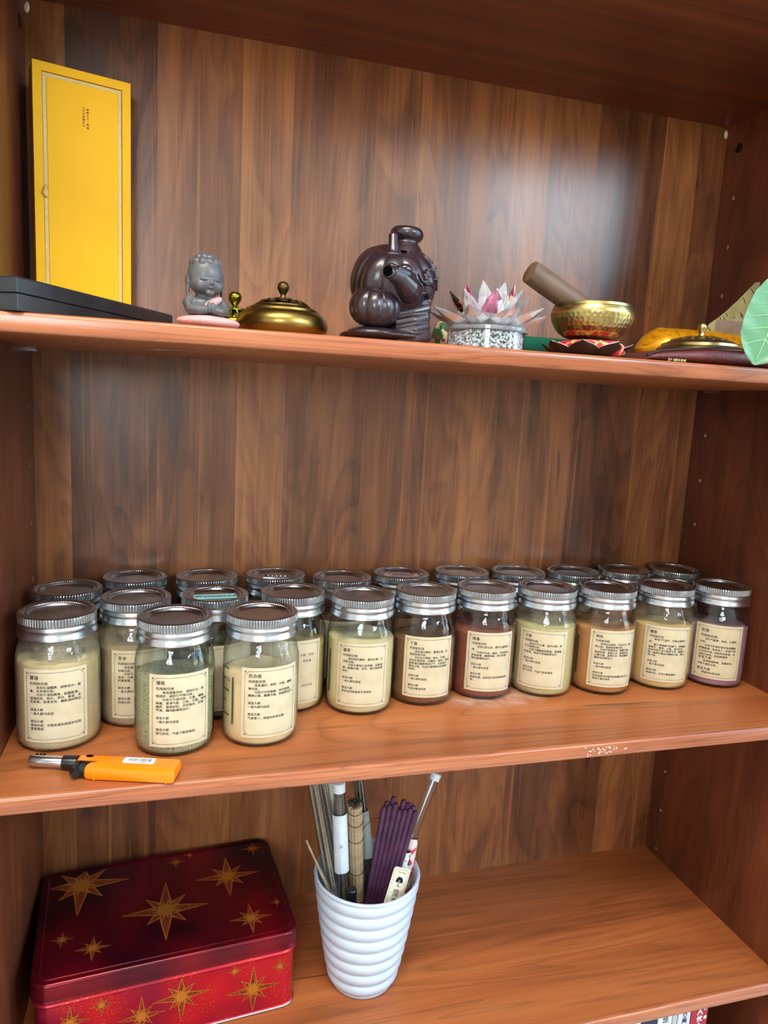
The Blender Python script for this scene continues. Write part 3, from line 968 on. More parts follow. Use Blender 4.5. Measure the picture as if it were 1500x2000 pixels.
# ------------------------------------------------------------------ upper shelf: boxes
def boxes():
    yel = mat('yellow_card', (255, 196, 0), 0.5, 0.0, 0.2)
    k = NT(yel)
    co = k.obj()
    k.col(k.mix(k.noise(co, 9.0, 3), (250, 186, 0), (244, 176, 0)))
    v = k.n('ShaderNodeTexWave')
    v.inputs['Scale'].default_value = 9.0
    v.inputs['Distortion'].default_value = 9.0
    v.inputs['Detail'].default_value = 2.0
    k.l(co, v.inputs['Vector'])
    k.bump(v.outputs['Fac'], 0.12, 0.0008)
    trim = noisy('gold_trim', (206, 170, 92), (218, 184, 108), 300, 0.45)
    w, h, th = 0.0935, 0.2613, 0.030
    p0, p1 = Vector((0.0157, -0.0575, 0)), Vector((0.1072, -0.0335, 0))
    rz = atan2(p1.y - p0.y, p1.x - p0.x)
    t = thing('gift_box', 'tall bright yellow gift box with gold trim standing against the back panel', 'box', (p0.x, p0.y, Z1 + 0.0002), rz)
    MB().box(0, w, 0.003, th, 0, h).obj('box_body', yel, t, smooth=False)
    f = 0.0085
    b = MB()
    for x0, x1, z0, z1 in ((0, f, 0, h), (w - f, w, 0, h), (f, w - f, 0, f), (f, w - f, h - f, h)):
        b.box(x0, x1, 0, 0.003, z0, z1)
    b.obj('frame_rim', yel, t, smooth=False)
    b = MB()
    g0, g1 = f + 0.0006, f + 0.0040
    for x0, x1, z0, z1 in ((g0, g1, g0, h - g0), (w - g1, w - g0, g0, h - g0), (g1, w - g1, g0, g1), (g1, w - g1, h - g1, h - g0)):
        b.box(x0, x1, 0.0014, 0.003, z0, z1)
    b.obj('gold_trim', trim, t, smooth=False)
    MB().rloft(w - 2 * g1, h - 2 * g1, 0.001, [(0, 0), (0, 0.0016), (0.0006, 0.0022)], 2, M=Matrix.Translation((w / 2, 0.003, h / 2)) @ Matrix.Rotation(pi / 2, 4, 'X')).obj('lid_panel', yel, t, angle=30)
    b = MB().tube([(f + 0.003, 0.0005, 0.146), (f + 0.0005, -0.003, 0.142), (f - 0.001, -0.0015, 0.137), (f + 0.003, 0.0008, 0.134)], 0.0011, 6)
    b.obj('pull_ribbon', trim, t)
    tm = MB()
    for x, col in ((0.0472, '大缘沉香雪竹滴'), (0.0512, '國舞名人｜壹品')):
        for i, ch in enumerate(col):
            vs, fs = text2d(ch, 0.0024, 0.02, 'CENTER')
            tm.add([(x + q[0], 0.0006, h - 0.0350 - (0.0012 if x > .05 else 0) - i * 0.0029 + q[1]) for q in vs], fs)
    tm.obj('printed_text', mat('brown_ink', (96, 40, 6), 0.6), t, smooth=False)
    # black flat box
    blk = noisy('black_lacquer', (26, 26, 29), (40, 40, 44), 30, 0.40)
    rz = atan2(0.884, 0.468)
    t = thing('incense_box', 'long flat black lidded box lying in front of the yellow box', 'box', (0.0399, -0.2860, Z1 + 0.0002), rz)
    L, wd_ = 0.236, 0.0410
    MB().rloft(L, wd_, 0.001, [(0.0004, 0), (0, 0.0006), (0, 0.0122), (0.0008, 0.0126)], 2, M=Matrix.Translation((L / 2, wd_ / 2, 0))).obj('box_base', blk, t, angle=30)
    MB().rloft(L, wd_, 0.001, [(0.0008, 0.0130), (0, 0.0135), (0, 0.0236), (0.0012, 0.0250)], 2, M=Matrix.Translation((L / 2, wd_ / 2, 0))).obj('box_lid', blk, t, angle=30)


boxes()


# ------------------------------------------------------------------ little monk on a stone
def monk():
    clay = noisy('grey_clay', (78, 76, 77), (92, 89, 89), 60, 0.38, spec=0.5)
    pink = mat('pink_stone', (218, 160, 152), 0.85)
    k = NT(pink)
    co = k.obj()
    c = k.mix(k.noise(co, 60, 3), (222, 166, 158), (206, 146, 140))
    c = k.mix(k.ramp(k.noise(co, 900, 1), [(0.66, (0, 0, 0)), (0.72, (255, 255, 255))]), c, (120, 84, 76))
    k.col(c)
    k.bump(k.noise(co, 500, 2), 0.5, 0.0006)
    st = thing('cushion_stone', 'flat pink speckled stone under the grey monk figurine', 'stone', (0.1800, -0.2500, Z1 + 0.0002), radians(4))
    b = MB()
    n = 40
    rows = []
    for j in range(13):
        ph = pi * j / 12
        for i in range(n):
            a = 2 * pi * i / n
            e = 0.62
            cx = math.copysign(abs(sin(ph)) ** 0.55, sin(ph))
            px = 0.0262 * cx * math.copysign(abs(cos(a)) ** 0.9, cos(a))
            py = 0.0205 * cx * sin(a)
            pz = 0.0049 + 0.0049 * cos(ph) + 0.0006 * noise.noise(Vector((px * 60, py * 60, 2.0))) * (1 if 0 < j < 12 else 0)
            b.v.append((px, py, max(pz, 0)))
    for j in range(12):
        for i in range(n):
            i2 = (i + 1) % n
            b.f.append((j * n + i, (j + 1) * n + i, (j + 1) * n + i2, j * n + i2))
    b.obj('pebble', pink, st, angle=0)
    t = thing('monk_figurine', 'grey clay baby monk figurine with closed eyes and pink sash', 'figurine', (0.1772, -0.2495, Z1 + 0.0096), radians(17))
    b = MB()
    b.ell((0, 0.0005, 0.0335), (0.0152, 0.0148, 0.0168), 56, 32)              # skull
    b.ell((0, -0.0030, 0.0262), (0.0142, 0.0122, 0.0098), 48, 28)             # cheeks and jaw
    b.ell((-0.0062, -0.0085, 0.0245), (0.0062, 0.0055, 0.0056))
    b.ell((0.0062, -0.0085, 0.0245), (0.0062, 0.0055, 0.0056))
    b.ell((0, -0.0112, 0.0188), (0.0042, 0.0032, 0.0028))             # chin
    b.ell((0, 0.003, 0.0478), (0.0084, 0.0084, 0.0050))               # topknot
    for el, cnt, sr, a0 in ((40, 12, 0.0041, 0.0), (64, 8, 0.0040, 0.3)):      # flat snail curls
        for i in range(cnt):
            a = 2 * pi * i / cnt - pi / 2 + a0
            e2 = radians(el)
            n = Vector((cos(e2) * cos(a), cos(e2) * sin(a), sin(e2)))
            c = Vector((0.0152 * n.x, 0.0005 + 0.0148 * n.y, 0.0335 + 0.0168 * n.z)) - n * (sr - 0.0020)
            b.ell(c, (sr, sr, sr), 12, 9)
    for sx in (-1, 1):
        b.ell((sx * 0.0150, 0.0020, 0.0285), (0.0016, 0.0034, 0.0052), 12, 8)      # ear
        b.ell((sx * 0.0148, 0.0014, 0.0208), (0.0015, 0.0024, 0.0050), 12, 8)      # long lobe
        b.tube([(sx * 0.0115, 0.001, 0.0150), (sx * 0.0152, -0.0010, 0.0100), (sx * 0.0150, -0.0050, 0.0055), (sx * 0.0085, -0.0110, 0.0042), (sx * 0.0030, -0.0130, 0.0050)], [0.0045, 0.0047, 0.0045, 0.0040, 0.0032], 10)
        b.ell((sx * 0.0085, -0.0040, 0.0028), (0.0085, 0.0080, 0.0032))            # folded leg
        b.ell((sx * 0.0016, -0.0142, 0.0068), (0.0020, 0.0022, 0.0046), 12, 8)     # palms together
    b.ell((0, 0.0010, 0.0085), (0.0150, 0.0105, 0.0098))             # trunk
    b.ell((0, 0.0005, 0.0165), (0.0085, 0.0080, 0.0050))             # neck
    b.ell((0, -0.0150, 0.0268), (0.0016, 0.0020, 0.0021), 12, 8)     # nose
    for sx in (-1, 1):
        b.ell((sx * 0.0012, -0.0151, 0.0258), (0.0010, 0.0012, 0.0009), 10, 8)
        b.ell((sx * 0.0054, -0.0128, 0.0290), (0.0034, 0.0013, 0.0011), 12, 8)
    b.ell((0, -0.0148, 0.0226), (0.0021, 0.0010, 0.0006), 12, 8)
    b.ell((0, -0.0145, 0.0214), (0.0017, 0.0010, 0.0006), 12, 8)
    remesh(b, 'body', clay, t, 0.00042, 3)
    dk = mat('incised_line', (34, 32, 33), 0.6)
    for sx in (-1, 1):
        pts = []
        for i in range(7):
            q = -1 + 2 * i / 6
            pts.append((sx * 0.0056 + q * 0.0030, -0.0145 + 0.0012 * abs(sx * 0.56 + q * 0.5) ** 2, 0.0288 - 0.0006 * (1 - q * q)))
        MB().tube(pts, [0.0003, .0005, .0006, .00064, .0006, .0005, 0.0003], 6).obj('eye', dk, t)
    MB().tube([(-0.0020, -0.0152, 0.0221), (0, -0.0158, 0.0219), (0.0020, -0.0152, 0.0221)], [0.0002, 0.00045, 0.0002], 6).obj('mouth', dk, t)
    b = MB().ell((0.0034, -0.0070, 0.0112), (0.0100, 0.0036, 0.0036), R=Matrix.Rotation(radians(-30), 3, 'Y'))
    b.obj('sash', pink, t, angle=0)


monk()


# ------------------------------------------------------------------ brass burners
def brass_mats():
    def br(name, c1, c2, rough, scale=18):
        m = noisy(name, c1, c2, scale, rough, 1.0)
        return m
    br('antique_brass', (128, 104, 52), (164, 136, 72), 0.30)
    br('dark_brass', (70, 56, 34), (120, 98, 58), 0.42, 60)
    br('green_brass', (124, 126, 36), (164, 156, 52), 0.22)
    br('bowl_brass', (168, 146, 88), (190, 168, 108), 0.30, 30)
    br('lid_brass', (170, 150, 100), (196, 176, 124), 0.33)


brass_mats()


def ball_finial(z, r, neck, base):
    p = [(base, z), (neck * 1.25, z + 0.001), (neck, z + 0.0026), (neck * 1.1, z + 0.0046), (neck * 1.35, z + 0.0052)]
    c = z + 0.0050 + r
    for i in range(1, 10):
        a = -pi / 2 + 0.55 + (pi - 0.55) * i / 9
        p.append((max(r * cos(a), 0.00001), c + r * sin(a)))
    return p


def dome_pt(rad, z0, R, H, ang):
    f = min(rad / R, 1.0)
    return (rad * cos(ang), rad * sin(ang), z0 + H * sqrt(max(0.0, 1 - f * f * 0.94)) - H * 0.24)


def pierced_dome(b, z0, R, H, n=12):
    for f, rr in ((0.99, 0.0011), (0.30, 0.0009)):
        b.tube([dome_pt(R * f, z0, R, H, 2 * pi * i / 40) for i in range(41)], rr, 6, False)
    for k in range(n):
        a0 = 2 * pi * k / n
        for s in (-1, 1):
            pts = []
            for i in range(15):
                q = i / 14
                th = q * 1.55 * pi
                cr = 0.66 + 0.17 * (1 - q * .75) * cos(th)
                ca = s * 0.24 * (1 - q * .75) * sin(th) * 12 / n
                pts.append(dome_pt(R * cr, z0, R, H, a0 + ca))
            b.tube(pts, [0.0010 - 0.0004 * i / 14 for i in range(15)], 5)
        b.tube([dome_pt(R * f, z0, R, H, a0 + 0.26 + 0.10 * sin(f * 6)) for f in (0.32, 0.48, 0.64, 0.8, 0.98)], 0.0008, 5)


def burners():
    t = thing('incense_burner', 'squat round antique brass incense burner with pierced domed lid and ball knob', 'incense burner', (0.2500, -0.1950, Z1 + 0.0002))
    p = [(0, 0.0), (0.028, 0.0), (0.0345, 0.0010), (0.0395, 0.0042), (0.0425, 0.0092), (0.0430, 0.0128), (0.0420, 0.0170), (0.0395, 0.0208), (0.0360, 0.0236), (0.0345, 0.0242), (0.0340, 0.0262), (0.0330, 0.0266), (0.0300, 0.0262)]
    MB().lathe(p, 72).obj('bowl', 'antique_brass', t)
    MB().lathe([(0.0318, 0.0264), (0.0305, 0.0280), (0.0270, 0.0288), (0.0245, 0.0290)], 64).obj('lid_rim', 'antique_brass', t)
    b = MB()
    pierced_dome(b, 0.0292, 0.0255, 0.0100, 11)
    b.obj('pierced_lid', 'dark_brass', t)
    vs = [(0.0238, 0.0288)] + [(0.0235 * f, 0.0275 + 0.0095 * sqrt(1 - f * f * .94) - 0.0024) for f in (0.95, 0.8, 0.6, 0.4, 0.2, 0.0)]
    MB().lathe(vs, 32).obj('lid_lining', 'dark_hole', t)
    MB().lathe(ball_finial(0.0365, 0.0056, 0.0026, 0.0050), 28).obj('knob', 'dark_brass', t)
    # small greenish burner behind the monk
    t = thing('incense_burner', 'small shiny greenish gold incense burner tucked behind the grey monk', 'incense burner', (0.2092, -0.1480, Z1 + 0.0002))
    MB().lathe([(0, 0), (0.012, 0), (0.0145, 0.001), (0.0155, 0.006), (0.0150, 0.014), (0.0140, 0.0195), (0.0135, 0.0202)], 40).obj('bowl', 'green_brass', t)
    b = MB()
    for zc in (0.0205, 0.0275):
        b.tube([(0.0142 * cos(2 * pi * i / 36), 0.0142 * sin(2 * pi * i / 36), zc) for i in range(37)], 0.0012, 6, False)
    for i in range(16):
        a = 2 * pi * i / 16
        b.tube([(0.0142 * cos(a), 0.0142 * sin(a), 0.0205), (0.0146 * cos(a + .12), 0.0146 * sin(a + .12), 0.024), (0.0142 * cos(a), 0.0142 * sin(a), 0.0275)], 0.0013, 5)
    b.obj('pierced_lid', 'green_brass', t)
    MB().lathe([(0.0140, 0.0278), (0.010, 0.0292), (0.004, 0.0300), (0.0, 0.0302)], 32).obj('lid_top', 'green_brass', t)
    MB().lathe([(0.0022, 0.0296), (0.0022, 0.0318), (0.0036, 0.0336), (0.0062, 0.0372), (0.0069, 0.0402), (0.0060, 0.0432), (0.0036, 0.0449), (0.0, 0.0452)], 28).obj('knob', 'green_brass', t)
    # loose burner lid on the leather pouch
    t = thing('burner_lid', 'domed brass burner lid with round knob resting on the brown pouch', 'lid', (0.7150, -0.2000, Z1 + 0.0182))
    MB().lathe([(0.0430, 0.0), (0.0462, 0.0004), (0.0466, 0.0018), (0.0455, 0.0036), (0.0415, 0.0052), (0.0412, 0.0078), (0.0400, 0.0088), (0.036, 0.0092)], 72).obj('rim', 'lid_brass', t)
    MB().lathe([(0.0385, 0.0088), (0.034, 0.0112), (0.026, 0.0142), (0.016, 0.0164), (0.008, 0.0176), (0.0, 0.018)], 64).obj('dome', 'lid_brass', t)
    b = MB()
    for k in range(18):
        a0 = 2 * pi * k / 18
        for q, rr in ((0.030, 0.0013), (0.023, 0.0012), (0.016, 0.0010)):
            z = 0.0092 + 0.0086 * (1 - (q / 0.0385) ** 2)
            b.ell((q * cos(a0 + q * 9), q * sin(a0 + q * 9), z), (0.0026, 0.0016, rr * 0.6), 8, 6, R=Matrix.Rotation(a0, 3, 'Z'))
    b.obj('embossed_scrolls', 'lid_brass', t)
    MB().lathe(ball_finial(0.0172, 0.0052, 0.0028, 0.0062), 28, M=Matrix.Identity(4)).obj('knob', 'lid_brass', t)


burners()


# ------------------------------------------------------------------ dark pumpkin incense fountain
def pumpkin(b, R, H, ribs, depth, M, nu=96, nv=28, sink=0.25):
    vs, fs = [], []
    for j in range(nv + 1):
        ph = pi * j / nv
        for i in range(nu):
            th = 2 * pi * i / nu
            rib = 1 - depth * (1 - abs(sin(th * ribs / 2)) ** 0.55) * sin(ph) ** 0.5
            r = R * sin(ph) ** 0.85 * rib
            z = H * cos(ph) - sink * H * math.exp(-(sin(ph) / 0.28) ** 2) * (1 if cos(ph) > 0 else -0.6)
            vs.append((r * cos(th), r * sin(th), z))
    for j in range(nv):
        for i in range(nu):
            i2 = (i + 1) % nu
            fs.append((j * nu + i, (j + 1) * nu + i, (j + 1) * nu + i2, j * nu + i2))
    b.add(vs, fs, M)


def fountain():
    gl = noisy('purple_clay', (38, 26, 30), (50, 33, 38), 40, 0.26, spec=0.7)
    t = thing('incense_fountain', 'dark purple-brown ceramic pumpkin incense fountain with spout on a draped base', 'incense burner', (0.3470, -0.2150, Z1 + 0.0002))
    b = MB()
    b.ell((-0.002, 0, 0.0070), (0.0435, 0.040, 0.0066), 40, 14)
    b.ell((-0.016, -0.018, 0.0078), (0.027, 0.022, 0.0068), 30, 12)
    b.ell((0.016, 0.004, 0.0150), (0.026, 0.032, 0.014), 30, 14)
    b.ell((0.012, 0.008, 0.024), (0.024, 0.022, 0.016), 30, 14)
    for i, (z, x, w) in enumerate(((0.0085, 0.031, 0.0075), (0.0170, 0.030, 0.0070), (0.0255, 0.0295, 0.0068), (0.0335, 0.0305, 0.0062), (0.0405, 0.0325, 0.0045))):
        pts = [(x - 0.030, -0.030 + 0.002 * i, z - 0.0075), (x - 0.012, -0.028 + 0.002 * i, z - 0.0035), (x, -0.020, z), (x + 0.006, -0.004, z + 0.0015), (x + 0.003, 0.016, z + 0.001), (x - 0.008, 0.026, z)]
        b.tube(pts, [w * .55, w * .85, w, w, w * .9, w * .6], 12)
    remesh(b, 'draped_base', gl, t, 0.0008, 4, floor=0.0)
    b = MB()
    pumpkin(b, 0.0420, 0.0350, 10, 0.12, Matrix.Translation((0.0052, 0.004, 0.0585)) @ Matrix.Rotation(radians(24), 4, 'X') @ Matrix.Rotation(radians(-6), 4, 'Y') @ Matrix.Rotation(0.35, 4, 'Z'))
    b.obj('large_pumpkin', gl, t, angle=0)
    b = MB()
    pumpkin(b, 0.0238, 0.0188, 9, 0.12, Matrix.Translation((-0.0185, -0.0215, 0.0312)) @ Matrix.Rotation(radians(10), 4, 'X') @ Matrix.Rotation(0.6, 4, 'Z'))
    b.obj('small_pumpkin', gl, t, angle=0)
    b = MB()
    b.tube([(-0.0010, -0.0125, 0.0805), (-0.0012, -0.0135, 0.0850), (-0.0014, -0.0125, 0.0920), (-0.0012, -0.0105, 0.0985)], [0.0105, 0.0062, 0.0046, 0.0044], 14)
    b.ell((-0.0012, -0.0104, 0.0985), (0.0046, 0.0046, 0.0022), 14, 8)
    b.ell((-0.0010, -0.0120, 0.0800), (0.0120, 0.0110, 0.0040), 20, 8)
    remesh(b, 'stem', gl, t, 0.0006, 3)
    MB().lathe([(0.0185, 0.0830), (0.0150, 0.0890), (0.0120, 0.0925), (0.0112, 0.0945), (0.0128, 0.0958), (0.0150, 0.0978), (0.0160, 0.1008), (0.0155, 0.1040), (0.0134, 0.1064), (0.0104, 0.1070), (0.0078, 0.1058), (0.0068, 0.1030), (0.0064, 0.0960)], 40, Matrix.Translation((0.0108, 0.003, 0.0022)) @ Matrix.Rotation(radians(3), 4, 'Y')).obj('mouth_ring', gl, t, angle=0)
    b = MB()
    b.tube([(0.0120, -0.0270, 0.0480), (0.0060, -0.0385, 0.0505), (-0.0030, -0.0465, 0.0555), (-0.0125, -0.0525, 0.0575)], [0.0130, 0.0108, 0.0082, 0.0064], 16)
    b.ell((0.0030, -0.0400, 0.0640), (0.0066, 0.0056, 0.0050), 16, 10)
    b.ell((-0.0100, -0.0430, 0.0645), (0.0052, 0.0046, 0.0032), 14, 8)
    b.tube([(0.0120, -0.0360, 0.0590), (0.0030, -0.0480, 0.0590), (-0.0080, -0.0540, 0.0620)], [0.004, 0.0036, 0.0028], 8)
    b.ell((-0.0155, -0.0545, 0.0578), (0.0058, 0.0056, 0.0062), 16, 10)
    sp = remesh(b, 'spout', gl, t, 0.0006, 3)
    d = Vector((-0.52, -0.85, 0.02)).normalized()
    M = Matrix.Translation(Vector((-0.0155, -0.0545, 0.0578)) + d * 0.0058) @ d.to_track_quat('Z', 'Y').to_matrix().to_4x4()
    MB().lathe([(0.0, 0.0), (0.0036, 0.0003), (0.0044, -0.0006)], 20, M).obj('spout_hole', 'dark_hole', t, smooth=False)
    # vine in relief on the pumpkin's right shoulder
    c0, R = Vector((0.0052, 0.004, 0.0585)), 0.0

    def on(px, pz, lift=0.0006):
        x, z = px, pz
        q = 1 - (x / 0.0418) ** 2 - (z / 0.0345) ** 2
        y = -0.0415 * sqrt(max(q, 0.0))
        p = Vector((x, y, z))
        return c0 + p + p.normalized() * lift
    b = MB()
    b.tube([on(x, z) for x, z in ((0.012, 0.004), (0.016, -0.002), (0.022, -0.004), (0.028, -0.003), (0.032, -0.005), (0.035, -0.001), (0.036, 0.006))], 0.0014, 6)
    b.tube([on(x, z) for x, z in ((0.014, -0.018), (0.018, -0.012), (0.024, -0.011), (0.028, -0.016), (0.030, -0.013))], 0.0012, 6)
    b.tube([on(x, z) for x, z in ((0.020, 0.024), (0.027, 0.018), (0.032, 0.010), (0.036, 0.002), (0.037, -0.006))], 0.0014, 6)
    for x, z, s in ((0.022, 0.003, 0.004), (0.024, 0.008, 0.003), (0.031, 0.012, 0.0036), (0.034, 0.004, 0.003), (0.028, 0.019, 0.0034)):
        p = on(x, z, 0.0004)
        for k in range(4):
            a = k * 1.3 + x * 300
            b.ell(p + Vector((cos(a) * s * .5, 0, sin(a) * s * .5)), (s * .6, 0.0014, s * .45), 8, 6, R=Matrix.Rotation(-a, 3, 'Y'))
    b.obj('relief_vine', gl, t, angle=0)


fountain()


# ------------------------------------------------------------------ crystal lotus
def glass(name, rgb, ior=1.5, rough=0.0):
    m = mat(name, rgb, rough)
    p = m.node_tree.nodes['Principled BSDF']
    p.inputs['Transmission Weight'].default_value = 1.0
    p.inputs['IOR'].default_value = ior
    return m


def lotus():
    clear, pink, gold = glass('crystal', (250, 252, 255)), glass('pink_crystal', (255, 90, 150)), glass('gold_crystal', (236, 196, 40))
    for m_ in (clear, pink, gold, ):
        m_.node_tree.nodes['Principled BSDF'].inputs['Transmission Weight'].default_value = 0.78
        m_.node_tree.nodes['Principled BSDF'].inputs['Specular IOR Level'].default_value = 0.9
    t = thing('crystal_lotus', 'clear cut crystal lotus with pink glints on a drum of sparkling chips', 'ornament', (0.4420, -0.2330, Z1 + 0.0002))

    def petal(L, w, th):
        prof = ((0.0, 0.25, 0.5), (0.22, 0.80, 0.9), (0.5, 1.0, 1.0), (0.78, 0.68, 0.75), (1.0, 0.0, 0.12))
        vs, fs = [], []
        for f, ww, tt in prof:
            x = L * f
            hw, ht = max(w / 2 * ww, 0.0006), th / 2 * tt
            lift = 0.16 * L * f * f
            vs += [(x, -hw, lift), (x, -hw * .45, lift + ht * .8), (x, 0.0, lift + ht), (x, hw * .45, lift + ht * .8), (x, hw, lift), (x, hw * .4, lift - ht), (x, -hw * .4, lift - ht)]
        for i in range(len(prof) - 1):
            for k in range(7):
                k2 = (k + 1) % 7
                a, b_, c, d = i * 7 + k, i * 7 + k2, (i + 1) * 7 + k2, (i + 1) * 7 + k
                fs += [(a, b_, c), (a, c, d)] if (i + k) % 2 else [(a, b_, d), (b_, c, d)]
        fs.append(tuple(range(7))[::-1])
        fs.append(tuple(28 + k for k in range(7)))
        return MB().add(vs, fs).mesh('petal', False)
    big, midp, small = petal(0.0500, 0.0235, 0.0085), petal(0.0440, 0.0215, 0.0080), petal(0.0420, 0.0220, 0.0075)
    rosep, smallp = midp.copy(), small.copy()
    rose = glass('rose_crystal', (255, 160, 200))
    for me, el, n, a0, r0, z0 in ((big, 10, 9, 0.28, 0.0100, 0.0205), (midp, 37, 8, 0.05, 0.0075, 0.0215), (small, 60, 7, 0.50, 0.0080, 0.0222)):
        for i in range(n):
            a = a0 + 2 * pi * i / n - pi / 2 - 0.28
            use, m = me, clear
            if me is small and i in (1, 4, 5):
                use, m = smallp, pink
            if me is midp and i in (0, 6):
                use, m = rosep, rose
            o = link('petal', use, m, t, (r0 * cos(a), r0 * sin(a), z0))
            o.rotation_euler = (0, -radians(el + random.uniform(-3, 3)), a)
    for x, y, z, r, m in ((0.0, -0.002, 0.031, 0.0052, gold), (-0.009, -0.015, 0.0285, 0.0058, pink), (0.007, -0.017, 0.0275, 0.0062, pink), (0.012, 0.004, 0.032, 0.005, pink), (-0.010, 0.002, 0.036, 0.005, pink)):
        bm = bmesh.new()
        bmesh.ops.create_icosphere(bm, subdivisions=1, radius=r)
        me = bpy.data.meshes.new('core_crystal')
        bm.to_mesh(me)
        bm.free()
        link('core_crystal', me, m, t, (x, y, z))
    MB().lathe([(0, 0.0170), (0.0395, 0.0170), (0.0402, 0.0176), (0.0402, 0.0204), (0.0395, 0.0210), (0, 0.0210)], 64).obj('glass_plate', clear, t, angle=30)
    MB().lathe([(0.0372, 0.0002), (0.0372, 0.0168)], 64).obj('drum_wall', 'drum_glass', t)
    b = MB()
    for i in range(1500):
        a, rr, z = random.uniform(0, 2 * pi), 0.0355 * sqrt(random.uniform(0.72, 1)), random.uniform(0.0012, 0.0158)
        s = random.uniform(0.0008, 0.0014)
        M = Matrix.Translation((rr * cos(a), rr * sin(a), z)) @ Matrix.Rotation(random.uniform(0, 6), 4, 'Z') @ Matrix.Rotation(random.uniform(0, 6), 4, 'X')
        b.add([(s, 0, 0), (-s, 0, 0), (0, s, 0), (0, -s, 0), (0, 0, s), (0, 0, -s)], [(0, 2, 4), (2, 1, 4), (1, 3, 4), (3, 0, 4), (2, 0, 5), (1, 2, 5), (3, 1, 5), (0, 3, 5)], M)
    o = b.obj('crystal_chips', mat('crystal_chip', (246, 248, 252), 0.15, 0.0, 0.9), t, smooth=False)
    o['kind'] = 'stuff'


lotus()


